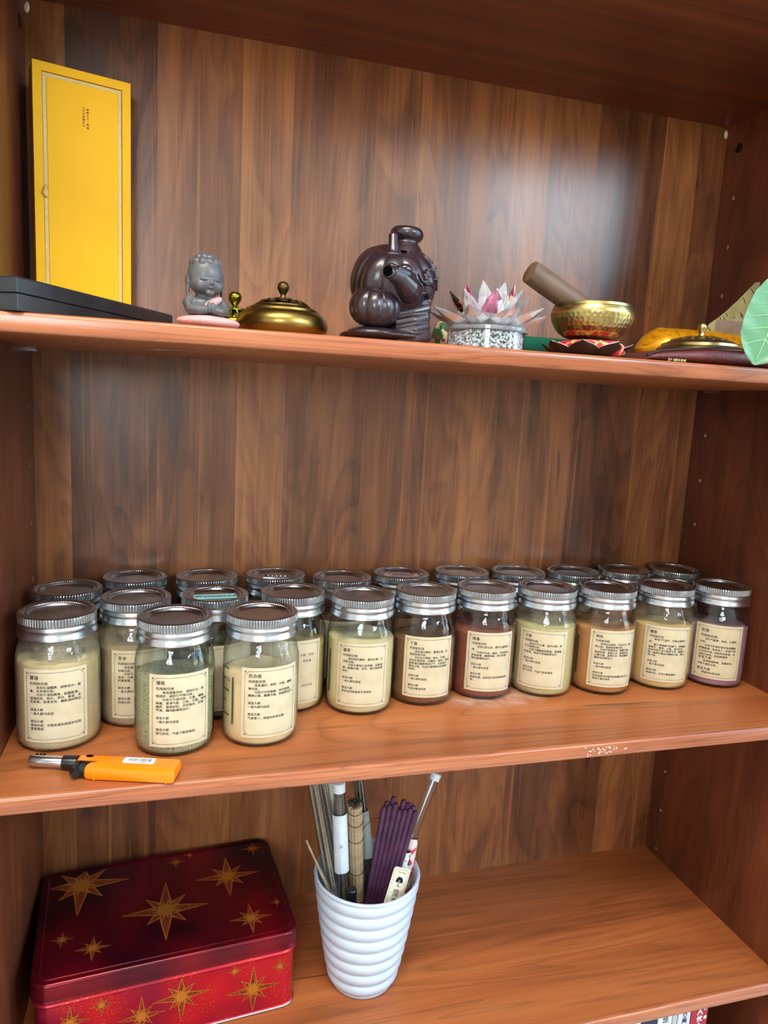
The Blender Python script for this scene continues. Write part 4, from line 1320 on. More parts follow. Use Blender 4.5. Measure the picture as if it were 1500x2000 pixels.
# ------------------------------------------------------------------ singing bowl, cushion, coaster, striker, mallet
def singing_bowl():
    X, Y = 0.5637, -0.2200
    t = thing('lotus_coaster', 'dark metal lotus-petal coaster under the singing bowl cushion', 'coaster', (X - 0.004, Y, Z1 + 0.0002))
    t.scale = (0.94, 0.94, 0.94)
    dm = noisy('dark_metal', (58, 48, 44), (74, 62, 56), 80, 0.42, 0.7)
    edge = mat('bare_metal_edge', (206, 196, 186), 0.3, 1.0)
    MB().lathe([(0, 0), (0.030, 0), (0.032, 0.0008), (0.032, 0.0016), (0, 0.0016)], 40).obj('disc', dm, t, angle=30)
    vs, fs = [], []
    nu, nv = 10, 8
    outl = ((0.0, 0.62), (0.14, 0.86), (0.3, 1.0), (0.48, 1.0), (0.64, 0.86), (0.78, 0.60), (0.88, 0.30), (0.95, 0.11), (1.0, 0.0))
    for j, (f, wf) in enumerate(outl):
        for i in range(nu + 1):
            q = -1 + 2 * i / nu
            hw = 0.0158 * max(wf, 0.006)
            r = 0.0270 + 0.0225 * f ** 0.85
            z = 0.0010 + 0.0155 * f ** 1.5 - 0.0016 * (1 - q * q) * 0 + 0.0022 * q * q * wf
            vs.append((r - 0.0035 * q * q * wf, q * hw, z))
    n1 = nu + 1
    fs = [(j * n1 + i, j * n1 + i + 1, (j + 1) * n1 + i + 1, (j + 1) * n1 + i) for j in range(len(outl) - 1) for i in range(nu)]
    o = len(vs)
    vs2 = vs + [(x - 0.0006, y, z + 0.0006) for x, y, z in vs]
    fs2 = [f[::-1] for f in fs] + [tuple(i + o for i in f) for f in fs]
    pm = MB().add(vs2, fs2).mesh('petal', True, 60)
    rim = [vs[j * n1 + nu] for j in range(len(outl))] + [vs[j * n1] for j in range(len(outl) - 1, -1, -1)]
    rm = MB().tube([(x - 0.0003, y, z + 0.0003) for x, y, z in rim], 0.00045, 5).mesh('petal_edge', True, 0)
    for i in range(8):
        a = 2 * pi * i / 8 + 0.18
        p = link('petal', pm, dm, t, rot=(0, 0, a))
        link('petal_edge', rm, edge, p)
    # cushion
    cu = mat('brocade_red', (206, 40, 60), 0.75)
    k = NT(cu)
    v = k.n('ShaderNodeTexVoronoi', feature='DISTANCE_TO_EDGE')
    v.inputs['Scale'].default_value = 55.0
    k.l(k.obj(), v.inputs['Vector'])
    nz = k.noise(k.obj(), 38.0, 2)
    c = k.mix(k.ramp(v.outputs['Distance'], [(0.035, (255, 255, 255)), (0.06, (0, 0, 0))]), (208, 30, 56), (222, 180, 104))
    c = k.mix(k.ramp(nz, [(0.66, (0, 0, 0)), (0.69, (255, 255, 255))]), c, (222, 204, 184))
    k.col(c)
    t = thing('bowl_cushion', 'red and cream patterned ring cushion inside the dark petal coaster', 'cushion', (X, Y, Z1 + 0.0020))
    pts = [(0.0235 * cos(2 * pi * i / 48), 0.0235 * sin(2 * pi * i / 48), 0.0085) for i in range(48)]
    b = MB()
    nn = 14
    for i in range(48):
        a = 2 * pi * i / 48
        for q in range(nn):
            w = 2 * pi * q / nn
            b.v.append(((0.0235 + 0.0135 * cos(w)) * cos(a), (0.0235 + 0.0135 * cos(w)) * sin(a), 0.0082 + 0.0080 * sin(w)))
    for i in range(48):
        for q in range(nn):
            b.f.append((i * nn + q, ((i + 1) % 48) * nn + q, ((i + 1) % 48) * nn + (q + 1) % nn, i * nn + (q + 1) % nn))
    b.obj('padding', cu, t, angle=0)
    # bowl with hammered dimples
    zb = Z1 + 0.0182
    t = thing('singing_bowl', 'hammered brass singing bowl standing on the red cushion', 'bowl', (X, Y, zb))
    t.scale = (0.91, 0.91, 0.93)
    H, R = 0.0385, 0.0457
    outer = [(0.0, 0.0), (0.012, 0.0002), (0.022, 0.0014), (0.0300, 0.0042), (0.0365, 0.0086), (0.0410, 0.0140), (0.0440, 0.0200), (0.0455, 0.0252), (0.0457, 0.0290), (0.0447, 0.0330), (0.0430, 0.0360), (0.0424, 0.0385)]

    def interp(P, n):
        L = [0]
        for a, b_ in zip(P, P[1:]):
            L.append(L[-1] + sqrt((a[0] - b_[0]) ** 2 + (a[1] - b_[1]) ** 2))
        out = []
        for i in range(n):
            d = L[-1] * i / (n - 1)
            for k2 in range(len(P) - 1):
                if d <= L[k2 + 1] + 1e-9:
                    q = (d - L[k2]) / (L[k2 + 1] - L[k2])
                    out.append((P[k2][0] + (P[k2 + 1][0] - P[k2][0]) * q, P[k2][1] + (P[k2 + 1][1] - P[k2][1]) * q))
                    break
        return out
    po = interp(outer, 64)
    dim = []
    for row, z in enumerate((0.0055, 0.0100, 0.0148, 0.0198, 0.0246)):
        rr = [p[0] for p in po if p[1] >= z][0]
        cnt = int(2 * pi * rr / 0.0062)
        for i in range(cnt):
            a = 2 * pi * (i + 0.5 * (row % 2)) / cnt + random.uniform(-.02, .02)
            dim.append((Vector((rr * cos(a), rr * sin(a), z + random.uniform(-.0005, .0005))), random.uniform(0.0021, 0.0028)))
    seg = 300
    vs, fs = [], []
    from mathutils import kdtree
    kd = kdtree.KDTree(len(dim))
    for i, (p, r) in enumerate(dim):
        kd.insert(p, i)
    kd.balance()
    n = len(po)
    for i in range(seg):
        a = 2 * pi * i / seg
        for r, z in po:
            p = Vector((r * cos(a), r * sin(a), z))
            if 0.003 < z < 0.028:
                co, idx, dist = kd.find(p)
                q = dist / dim[idx][1]
                if q < 1:
                    s = 0.00060 * (1 - q * q) ** 1.2
                    nr = Vector((cos(a), sin(a), -0.5 + z * 18)).normalized()
                    p = p - nr * s
            if any(abs(z - g) < 0.0004 for g in (0.0318, 0.0335, 0.0352)):
                p = p * 1.0
                p.x *= 0.992
                p.y *= 0.992
            vs.append(tuple(p))
    for i in range(seg):
        j = (i + 1) % seg
        for k2 in range(n - 1):
            fs.append((i * n + k2, j * n + k2, j * n + k2 + 1, i * n + k2 + 1))
    b = MB().add(vs, fs)
    inner = [(0.0424, 0.0385), (0.0412, 0.0389), (0.0402, 0.0383), (0.0412, 0.0345), (0.0432, 0.0290), (0.0430, 0.0250), (0.0400, 0.0160), (0.0340, 0.0080), (0.0250, 0.0038), (0.010, 0.0022), (0.0, 0.0020)]
    b.lathe(inner, 72)
    b.obj('bowl_shell', 'bowl_brass', t, angle=50)
    b = MB()
    for z in (0.0318, 0.0335, 0.0352):
        rr = [p[0] for p in po if p[1] >= z][0]
        b.lathe([(rr - 0.0002, z - 0.0003), (rr + 0.00012, z), (rr - 0.0002, z + 0.0003)], 72)
    b.obj('turned_lines', 'dark_brass', t)
    # striker
    wd2 = wood('striker_wood', 'ZX', ((72, 52, 38), (104, 78, 58), (132, 104, 80)), rough=0.55, seed=3.3, ring=40)
    p0, p1 = Vector((0.4905, -0.2170, 0.4775)), Vector((0.5920, -0.2170, 0.4268))
    d = (p1 - p0).normalized()
    o = MB().lathe([(0, -0.0002), (0.0100, 0), (0.0114, 0.0012), (0.0118, 0.02), (0.0118, 0.10), (0.0108, (p1 - p0).length), (0, (p1 - p0).length)], 32).obj('bowl_striker', wd2, angle=40)
    o.location = p0
    o.rotation_euler = d.to_track_quat('Z', 'Y').to_euler()
    tag(o, 'thick dark wooden striker leaning out of the brass singing bowl', 'striker')
    # mallet with green cord handle
    t = thing('cord_mallet', 'mallet with green cord-wrapped handle lying behind the crystal lotus', 'mallet', (0.4230, -0.1480, Z1 + 0.0002), radians(-2))
    cord = mat('green_cord', (4, 104, 78), 0.6)
    hm = mat('painted_head', (30, 110, 70), 0.5)
    k = NT(hm)
    nz = k.noise(k.obj(), 70.0, 2)
    c = k.mix(k.ramp(nz, [(0.50, (0, 0, 0)), (0.54, (255, 255, 255))]), (22, 98, 62), (222, 206, 158))
    c = k.mix(k.ramp(k.noise(k.obj(), 120.0, 1), [(0.62, (0, 0, 0)), (0.66, (255, 255, 255))]), c, (176, 44, 52))
    k.col(c)
    Mx = Matrix.Translation((0, 0, 0.0172)) @ Matrix.Rotation(pi / 2, 4, 'Y')
    MB().lathe([(0, -0.004), (0.010, -0.0035), (0.0158, 0), (0.0170, 0.006), (0.0170, 0.030), (0.0150, 0.036), (0.008, 0.038)], 36, Mx).obj('painted_head', hm, t)
    b = MB()
    pr = []
    for i in range(118):
        z = 0.036 + i * 0.0012
        pr.append((0.0118 + (0.0007 if i % 2 else 0), z))
    b.lathe([(0.004, 0.036)] + pr + [(0.0, 0.178)], 28, Matrix.Translation((0, 0, 0.0130)) @ Matrix.Rotation(pi / 2, 4, 'Y'))
    b.obj('cord_handle', cord, t, angle=0)


singing_bowl()


# ------------------------------------------------------------------ right end of the upper shelf: pouch, brocade bags, card, plant
def right_end():
    # leather pouch
    lea = mat('brown_leather', (104, 48, 44), 0.34)
    k = NT(lea)
    co = k.obj()
    v = k.n('ShaderNodeTexVoronoi')
    v.inputs['Scale'].default_value = 900.0
    k.l(co, v.inputs['Vector'])
    k.col(k.mix(k.noise(co, 25, 3), (104, 46, 42), (82, 38, 38)))
    k.bump(v.outputs['Distance'], 0.55, 0.0006)
    t = thing('leather_pouch', 'flat brown grained leather zip pouch near the shelf edge', 'pouch', (0.6760, -0.2120, Z1 + 0.0002), radians(-1.5))
    b = MB()
    L, Dp = 0.150, 0.118
    vs, fs = [], []
    nx, na = 30, 20
    for i in range(nx + 1):
        q = -1 + 2 * i / nx
        e = (1 - abs(q) ** 9) ** 0.5 if abs(q) < 1 else 0.0
        hh = (0.0040 + 0.0052 * min(1, (q + 1.15) / 1.2)) * max(e, 0.15)
        for kx in range(na):
            a = 2 * pi * kx / na
            y = math.copysign(abs(cos(a)) ** 0.35, cos(a)) * (Dp / 2) * (0.93 + .07 * e)
            z = hh + hh * math.copysign(abs(sin(a)) ** 0.8, sin(a))
            vs.append((q * L / 2, y, z))
    for i in range(nx):
        for kx in range(na):
            k2 = (kx + 1) % na
            fs.append((i * na + kx, (i + 1) * na + kx, (i + 1) * na + k2, i * na + k2))
    fs += [tuple(range(na)), tuple(nx * na + kx for kx in range(na))[::-1]]
    b.add(vs, fs)
    b.obj('leather_shell', lea, t, angle=60)
    zp = mat('zip_tape', (40, 26, 28), 0.6)
    b = MB()

    def ztop(q):
        e = (1 - abs(q) ** 9) ** 0.5 if abs(q) < 1 else 0.0
        return 2 * (0.0040 + 0.0052 * min(1, (q + 1.15) / 1.2)) * max(e, 0.15)
    for off in (-0.0565, -0.0535):
        b.tube([(q * L / 2, off, ztop(q) * 0.93 + 0.0006) for q in [-0.97 + 1.94 * i / 30 for i in range(31)]], 0.0008, 6)
    b.obj('zip_tape', zp, t)
    tm = MB()
    vs, fs = text2d('ZY GENUINE', 0.0036, 0.02, 'LEFT')
    tm.add([(-0.052 + q[0], -0.0597 - 0.0002, 0.0010 + q[1] * 0.8) for q in vs], fs)
    tm.obj('gold_lettering', mat('gold_foil', (214, 190, 130), 0.3, 0.8), t, smooth=False)
    # brocade bags
    br = mat('gold_brocade', (214, 146, 14), 0.30, 0.35)
    k = NT(br)
    co = k.obj()
    v = k.n('ShaderNodeTexVoronoi')
    v.inputs['Scale'].default_value = 36.0
    k.l(co, v.inputs['Vector'])
    nz = k.noise(co, 60.0, 3, 1.5)
    f = k.ramp(nz, [(0.54, (0, 0, 0)), (0.58, (255, 255, 255))])
    k.col(k.mix(f, (222, 152, 16), (196, 116, 12)))
    k.bump(k.noise(co, 1200, 1), 0.3, 0.0004)

    def sack(b, L, ry, rz, M, seed, nx=34, na=30):
        vs, fs = [], []
        for i in range(nx + 1):
            q = i / nx
            e = min(1.0, q * 6) ** 0.5 * min(1.0, (1 - q) * 7 + 0.12) ** 0.5
            for kx in range(na):
                a = 2 * pi * kx / na
                w = 1 + 0.05 * noise.noise(Vector((q * 5, cos(a) * 1.5, sin(a) * 1.5 + seed)))
                z = rz * (1 + sin(a) * w * e)
                vs.append((q * L, ry * cos(a) * w * max(e, .3), max(z, 0.0004)))
        for i in range(nx):
            for kx in range(na):
                k2 = (kx + 1) % na
                fs.append((i * na + kx, (i + 1) * na + kx, (i + 1) * na + k2, i * na + k2))
        fs += [tuple(range(na)), tuple(nx * na + kx for kx in range(na))[::-1]]
        b.add(vs, fs, M)
    t = thing('brocade_bag', 'rolled golden brocade bag lying behind the brass burner lid', 'bag', (0.7050, -0.0980, Z1 + 0.0002), radians(-6))
    b = MB()
    sack(b, 0.150, 0.031, 0.0270, Matrix.Identity(4), 1.0)
    b.obj('brocade_cloth', br, t, angle=60)
    t = thing('brocade_bag', 'golden brocade bag beside the potted plant at the shelf end', 'bag', (0.7650, -0.2060, Z1 + 0.0002), radians(8))
    b = MB()
    sack(b, 0.050, 0.036, 0.0165, Matrix.Identity(4), 4.0)
    b.obj('brocade_cloth', br, t, angle=60)
    # folded leaf-print paper card
    pc = noisy('olive_paper', (150, 142, 92), (176, 166, 112), 40, 0.75)
    gp = noisy('grey_paper', (142, 120, 104), (158, 136, 120), 80, 0.8)
    t = thing('paper_card', 'olive printed paper card leaning beside the right panel behind the leaf', 'card', (0.7880, -0.1130, Z1 + 0.0002), radians(8))

    def sheet(pts, y0, y1, name, m):
        n = len(pts)
        MB().add([(x, y, z) for y in (y0, y1) for x, z in pts], [tuple(range(n)), tuple(range(n, 2 * n))[::-1]] + [(kk, n + kk, n + (kk + 1) % n, (kk + 1) % n) for kk in range(n)]).obj(name, m, t, smooth=False)
    sheet([(0.004, 0.0002), (0.086, 0.0002), (0.087, 0.122), (0.080, 0.1205), (0.064, 0.106), (0.052, 0.095), (0.034, 0.080), (0.020, 0.070), (0.008, 0.0625), (0.002, 0.052)], 0.0, 0.0012, 'printed_sheet', pc)
    sheet([(0.017, 0.002), (0.075, 0.002), (0.070, 0.070), (0.018, 0.069)], -0.0014, -0.0004, 'inner_sheet', gp)
    b = MB()
    for x0, z0, x1, z1 in ((0.006, 0.058, 0.013, 0.052), (0.030, 0.074, 0.036, 0.064), (0.033, 0.078, 0.037, 0.074), (0.060, 0.100, 0.066, 0.092), (0.072, 0.112, 0.084, 0.102), (0.058, 0.082, 0.062, 0.076), (0.060, 0.076, 0.063, 0.080), (0.064, 0.074, 0.062, 0.079), (0.048, 0.075, 0.050, 0.073), (0.024, 0.072, 0.026, 0.067)):
        b.tube([(x0, -0.0002, z0), ((x0 + x1) / 2 + 0.0006, -0.0002, (z0 + z1) / 2), (x1, -0.0002, z1)], [0.0004, 0.0006, 0.0002], 5)
    b.obj('printed_marks', mat('card_ink', (44, 40, 28), 0.7), t)
    # potted plant
    t = thing('potted_plant', 'potted plant with broad pale green leaves at the shelf end', 'plant', (0.8440, -0.2320, Z1 + 0.0002))
    MB().lathe([(0, 0), (0.020, 0), (0.0225, 0.001), (0.0285, 0.040), (0.0300, 0.041), (0.0300, 0.047), (0.0278, 0.047), (0.0262, 0.041)], 36).obj('pot', mat('white_pot', (226, 224, 218), 0.35), t)
    MB().lathe([(0.0270, 0.040), (0.015, 0.0415), (0, 0.042)], 24).obj('soil', noisy('soil', (52, 38, 28), (76, 58, 42), 200, 0.95), t)
    stem = mat('leaf_stem', (122, 168, 96), 0.5)
    lf = mat('leaf_green', (92, 150, 104), 0.36)
    k = NT(lf)
    k.col(k.mix(k.noise(k.obj(), 30, 3), (92, 146, 106), (78, 130, 90)))
    k.p.inputs['Subsurface Weight'].default_value = 0.12
    k.p.inputs['Subsurface Radius'].default_value = (0.002, 0.004, 0.001)
    vein = mat('leaf_vein', (150, 188, 140), 0.45)

    def leaf(base, tip, width, nrm, bow=0.006, stem_from=None):
        base, tip, nrm = Vector(base), Vector(tip), Vector(nrm).normalized()
        ax = tip - base
        L = ax.length
        ax.normalize()
        nrm = (nrm - ax * nrm.dot(ax)).normalized()
        side = ax.cross(nrm)
        wf = ((0.0, 0.06), (0.08, 0.42), (0.2, 0.76), (0.35, 0.97), (0.5, 1.0), (0.65, 0.98), (0.78, 0.88), (0.88, 0.66), (0.95, 0.40), (1.0, 0.06))

        def at(f, q):
            for (f0, w0), (f1, w1) in zip(wf, wf[1:]):
                if f <= f1 + 1e-9:
                    w = w0 + (w1 - w0) * (f - f0) / (f1 - f0)
                    break
            return base + ax * L * f + side * q * w * width / 2 + nrm * (bow * sin(pi * f) + 0.0035 * (q * q) * w + 0.0010 * sin(f * 26 + abs(q) * 3) * abs(q) * (1 - abs(q) * .3))
        nf, nq = 36, 16
        vs, fs = [], []
        for s in (0, 1):
            for i in range(nf + 1):
                for j in range(nq + 1):
                    vs.append(tuple(at(i / nf, -1 + 2 * j / nq) - nrm * 0.0005 * s))
        m1 = nq + 1
        o = (nf + 1) * m1
        for i in range(nf):
            for j in range(nq):
                q4 = (i * m1 + j, i * m1 + j + 1, (i + 1) * m1 + j + 1, (i + 1) * m1 + j)
                fs += [q4[::-1], tuple(x + o for x in q4)]
        lo = MB().add(vs, fs).obj('leaf', lf, t, angle=0)
        b = MB()
        b.tube([at(f / 20, 0) + nrm * 0.0003 for f in range(20)], [0.0011 - 0.0008 * f / 20 for f in range(20)], 6)
        for i in range(6):
            f0 = 0.10 + 0.13 * i
            for s in (-1, 1):
                b.tube([at(min(f0 + 0.12 * q, 0.98), s * q * 0.92) + nrm * 0.0002 for q in (0, .2, .4, .6, .8, 1)], [0.0006, .00055, .0005, .00042, .0003, .0002], 5)
        b.obj('veins', vein, lo)
        if stem_from is not None:
            s0 = Vector(stem_from)
            MB().tube([s0, lerp(s0, base, 0.5) + Vector((0, 0, 0.012)), base], [0.0018, 0.0016, 0.0013], 8).obj('leaf_stalk', stem, t)
    px, py, pz = 0.8440, -0.2320, Z1 + 0.0002

    def loc(x, y, z):
        return (x - px, y - py, z - pz)
    leaf(loc(0.7350, -0.2960, 0.4900), loc(0.6940, -0.3060, 0.3960), 0.054, (-0.45, -0.88, 0.12), 0.004, (0, 0, 0.041))
    leaf(loc(0.846, -0.262, 0.505), loc(0.842, -0.345, 0.560), 0.05, (0.1, -0.5, 0.85), 0.006, (0.002, -0.002, 0.041))
    leaf(loc(0.848, -0.235, 0.535), loc(0.846, -0.170, 0.600), 0.040, (-0.4, -0.5, 0.6), 0.006, (-0.001, 0.002, 0.041))


right_end()


# ------------------------------------------------------------------ lighter on the jar shelf
def lighter():
    org = mat('orange_plastic', (255, 132, 4), 0.28)
    a = radians(-16.0)
    t = thing('gas_lighter', 'orange gas lighter with chrome nozzle and barcode sticker lying on the shelf', 'lighter', (0.0690, -0.2490, Z2 + 0.0002), a)
    L, wdt, h = 0.0900, 0.0245, 0.0125
    b = MB()
    # body outline seen from above, cut away where the trigger sits
    out = [(0.0, 0.0130), (0.002, 0.0150), (L, 0.0150), (L + 0.0015, 0.0135), (L + 0.0015, -0.0085), (L, -0.0100), (0.0145, -0.0100), (0.0125, -0.0085), (0.0120, -0.0040), (0.0180, 0.0035), (0.0175, 0.0050), (0.0, 0.0055)]
    n = len(out)
    cx, cyy = 0.045, 0.0025
    rows = []
    for ins, z in ((0.0030, 0.0), (0.0008, 0.0012), (0.0, 0.0034), (0.0, 0.0092), (0.0008, 0.0114), (0.0030, 0.0125)):
        for x, y in out:
            dx, dy = (cx - x), (cyy - y)
            rows.append((x + math.copysign(min(ins, abs(dx)), dx), y + math.copysign(min(ins, abs(dy)), dy), z))
    fs = [(i * n + k, i * n + (k + 1) % n, (i + 1) * n + (k + 1) % n, (i + 1) * n + k) for i in range(5) for k in range(n)]
    fs = [f[::-1] for f in fs] + [tuple(range(n)), tuple(5 * n + k for k in range(n))[::-1]]
    b.add(rows, fs)
    b.obj('lighter_body', org, t, angle=35)
    for x in (0.0215, 0.0845):
        b = MB()
        loop = [(x, -0.0098, 0.001), (x, -0.0102, 0.0065), (x, -0.0085, 0.0119), (x, -0.005, 0.0126), (x, 0.010, 0.0126), (x, 0.0135, 0.0119), (x, 0.0152, 0.0065)]
        b.tube(loop, 0.0007, 6)
        b.obj('raised_rib', org, t)
    MB().lathe([(0, 0), (0.0022, 0)], 16, Matrix.Translation((0.0100, 0.0105, 0.0127)) @ Matrix.Scale(1.6, 4, (1, 0, 0))).obj('gas_window', 'dark_hole', t, smooth=False)
    Mx = Matrix.Translation((0, 0.0085, 0.0066)) @ Matrix.Rotation(-pi / 2, 4, 'Y')
    MB().lathe([(0, 0), (0.0062, 0), (0.0064, 0.0005), (0.0064, 0.0125), (0.0058, 0.0132), (0, 0.0132)], 28, Mx).obj('black_collar', 'black_plastic', t, angle=30)
    nz = MB().lathe([(0.0050, 0.0130), (0.0052, 0.0135), (0.0052, 0.0385), (0.0050, 0.0420), (0.0045, 0.0432), (0.0038, 0.0432), (0.0036, 0.0400), (0, 0.0400)], 32, Mx).obj('chrome_nozzle', 'steel', t, angle=30)
    for i in range(3):
        MB().box(-0.0390 + i * 0.0034, -0.0374 + i * 0.0034, 0.0085, 0.0125, 0.0106, 0.0117, Matrix.Identity(4)).obj('vent_slot', 'dark_hole', nz, smooth=False)
    b = MB()
    b.rloft(0.0110, 0.0125, 0.002, [(0.0012, 0.0016), (0.0, 0.003), (0.0, 0.0095), (0.0012, 0.0110)], 3, M=Matrix.Translation((0.0110, -0.0020, 0)))
    b.tube([(0.0040, 0.0050, 0.0064), (0.0030, -0.0010, 0.0064), (0.0035, -0.0070, 0.0064), (0.0060, -0.0100, 0.0064)], [0.0046, 0.0050, 0.0048, 0.0040], 10, flat=1.0)
    b.obj('trigger', 'black_plastic', t, angle=40)
    s = MB().rloft(0.0280, 0.0100, 0.0018, [(0, 0.01255), (0, 0.01275)], 4, M=Matrix.Translation((0.0560, 0.0065, 0))).obj('barcode_sticker', 'white_ink', t, smooth=False)
    b = MB()
    x = 0.0465
    while x < 0.0665:
        w = random.choice((0.00025, 0.0004, 0.0006))
        b.add([(x, 0.0050, 0.0129), (x + w, 0.0050, 0.0129), (x + w, 0.0098, 0.0129), (x, 0.0098, 0.0129)], [(0, 1, 2, 3)])
        x += w + random.choice((0.0003, 0.0005, 0.0008))
    vs, fs = text2d('6 971158 808532', 0.0026, 0.01, 'CENTER')
    b.add([(0.0565 + q[0], 0.0022 + q[1], 0.0129) for q in vs], fs)
    b.obj('barcode_print', 'black_ink', s, smooth=False)


lighter()


# ------------------------------------------------------------------ red tin with gold stars
def tin():
    red = mat('tin_red', (150, 10, 28), 0.22, 0.55)
    k = NT(red)
    co = k.obj()
    k.col(k.ramp(k.noise(co, 9.0, 2), [(0.36, (52, 5, 20)), (0.54, (104, 7, 22)), (0.70, (140, 10, 26))]))
    side = mat('tin_side_red', (170, 22, 42), 0.26, 0.5)
    k = NT(side)
    co = k.obj()
    c = k.ramp(k.noise(co, 10.0, 2), [(0.34, (126, 20, 52)), (0.6, (186, 24, 38)), (0.75, (200, 40, 50))])
    sp = k.math('MULTIPLY', k.ramp(k.noise(co, 620.0, 1), [(0.63, (0, 0, 0)), (0.67, (255, 255, 255))]), k.ramp(k.noise(co, 22.0, 2), [(0.48, (0, 0, 0)), (0.6, (255, 255, 255))]))
    k.col(k.mix(k.math('MULTIPLY', sp, 0.8), c, (226, 120, 60)))
    gold = mat('star_gold', (206, 132, 50), 0.30, 0.6)
    lace = mat('star_lace', (160, 80, 36), 0.28, 0.6)
    k = NT(lace)
    co = k.obj()
    v = k.n('ShaderNodeTexVoronoi', feature='DISTANCE_TO_EDGE')
    v.inputs['Scale'].default_value = 420.0
    k.l(co, v.inputs['Vector'])
    k.col(k.mix(k.ramp(v.outputs['Distance'], [(0.03, (255, 255, 255)), (0.10, (0, 0, 0))]), (116, 22, 28), (190, 112, 42)))
    t = thing('biscuit_tin', 'dark red rectangular tin with gold star pattern on the lower shelf', 'tin', (0.1475, -0.1040, Z3 + 0.0002), radians(5))
    w, d, r, h = 0.2740, 0.1840, 0.017, 0.0948
    MB().rloft(w - 0.004, d - 0.004, r, [(0.003, 0.0), (0.0005, 0.0004), (0, 0.0022), (0.0012, 0.0034), (0.0012, 0.066), (-0.0008, 0.0675), (-0.0012, 0.069), (-0.0004, 0.0705), (0.0015, 0.072), (0.0015, 0.078)], 8).obj('tin_body', side, t, angle=40)
    rows = [(0.0015, 0.0745), (-0.0004, 0.0742), (-0.0006, 0.0752), (0, 0.0762), (0, 0.0895), (0.0006, 0.0922), (0.0024, 0.0940), (0.0042, 0.0943), (0.0054, 0.0938), (0.0064, 0.0940), (0.0075, 0.0948), (0.0086, 0.0944), (0.0094, 0.0936)]
    MB().rloft(w, d, r + .001, rows, 8, cap0=False).obj('tin_lid', red, t, angle=40)
    MB().rloft(w - 0.004, d - 0.004, r, [(0.0008, 0.0003), (-0.0006, 0.0008), (-0.0008, 0.0016), (0.0002, 0.0024)], 8, False, False).obj('bottom_bead', 'steel', t, angle=0)

    def star(b, lb, c, R, ax, ay, nrm, rot=0.0):
        c, ax, ay, nrm = Vector(c), Vector(ax), Vector(ay), Vector(nrm)

        def pt(a, rr, lift):
            return c + (ax * cos(a) + ay * sin(a)) * rr + nrm * lift
        for i in range(8):
            a = rot + i * pi / 4
            main = i % 2 == 0
            Ls = R * (1.0 if main else 0.66)
            if i == 3:
                Ls *= 0.9
            hw = 0.30 if main else 0.24
            tip, l, rr_, o = pt(a, Ls, .00018), pt(a + 0.42, R * hw, .00018), pt(a - 0.42, R * hw, .00018), pt(a, 0, .00018)
            lb.add([o, rr_, tip, l], [(0, 1, 2, 3)])
            for p, q in ((l, tip), (rr_, tip)):      # outline strokes
                dirn = (q - p).normalized()
                s = dirn.cross(nrm) * max(R * 0.018, 0.00022)
                z = nrm * 0.00012
                b.add([p - s + z, p + s + z, q + s * .3 + z, q - s * .3 + z], [(0, 1, 2, 3)])
        for i in range(16):
            a = rot + i * pi / 8 + pi / 16
            z = .00034
            Ls = R * (0.40 if i % 2 else 0.30)
            b.add([pt(a, 0, z), pt(a - 0.22, R * .16, z), pt(a, Ls, z), pt(a + 0.22, R * .16, z)], [(0, 1, 2, 3)])
    zt = 0.0937
    for (x, y, R) in ((-0.0925, 0.0566, 0.054), (-0.0020, -0.0150, 0.0480), (0.0740, 0.0240, 0.0380), (0.1130, 0.0700, 0.0190), (0.0162, 0.0688, 0.0110), (0.0338, 0.0785, 0.0060), (0.0879, -0.0560, 0.0245), (-0.1100, -0.0300, 0.0121), (-0.0790, -0.0520, 0.0183), (0.1210, -0.0390, 0.0096)):
        R = min(R, 0.128 - abs(x) if abs(x) > 0.1 else R, 9)
        b, lb = MB(), MB()
        star(b, lb, (x, y, zt), R, (1, 0, 0), (0, 1, 0), (0, 0, 1), radians(90 - 4))
        clipx, clipy = w / 2 - 0.0100, d / 2 - 0.0100
        for m_ in (b, lb):
            m_.v = [(max(-clipx, min(clipx, p[0])), max(-clipy, min(clipy, p[1])), p[2]) for p in m_.v]
        o = b.obj('printed_star', gold, t, smooth=False)
        lb.obj('star_filling', lace, o, smooth=False)
    yf = -d / 2 + 0.0020 + 0.0012
    for (x, z, R) in ((0.0086, 0.0440, 0.0300), (0.0855, 0.0318, 0.0295), (-0.0705, 0.0560, 0.0126), (-0.1005, 0.0440, 0.0195), (-0.0315, 0.0318, 0.0240), (0.1150, 0.0525, 0.0100), (0.0648, 0.0590, 0.0076)):
        b, lb = MB(), MB()
        star(b, lb, (x, yf, z), R, (1, 0, 0), (0, 0, 1), (0, -1, 0), radians(90))
        for m_ in (b, lb):
            m_.v = [(p[0], p[1], max(0.004, min(0.0655, p[2]))) for p in m_.v]
        o = b.obj('printed_star', gold, t, smooth=False)
        lb.obj('star_filling', lace, o, smooth=False)


tin()


# ------------------------------------------------------------------ white ribbed vase and the incense in it
VX, VY = 0.3730, -0.1570
ZR = Z3 + 0.139


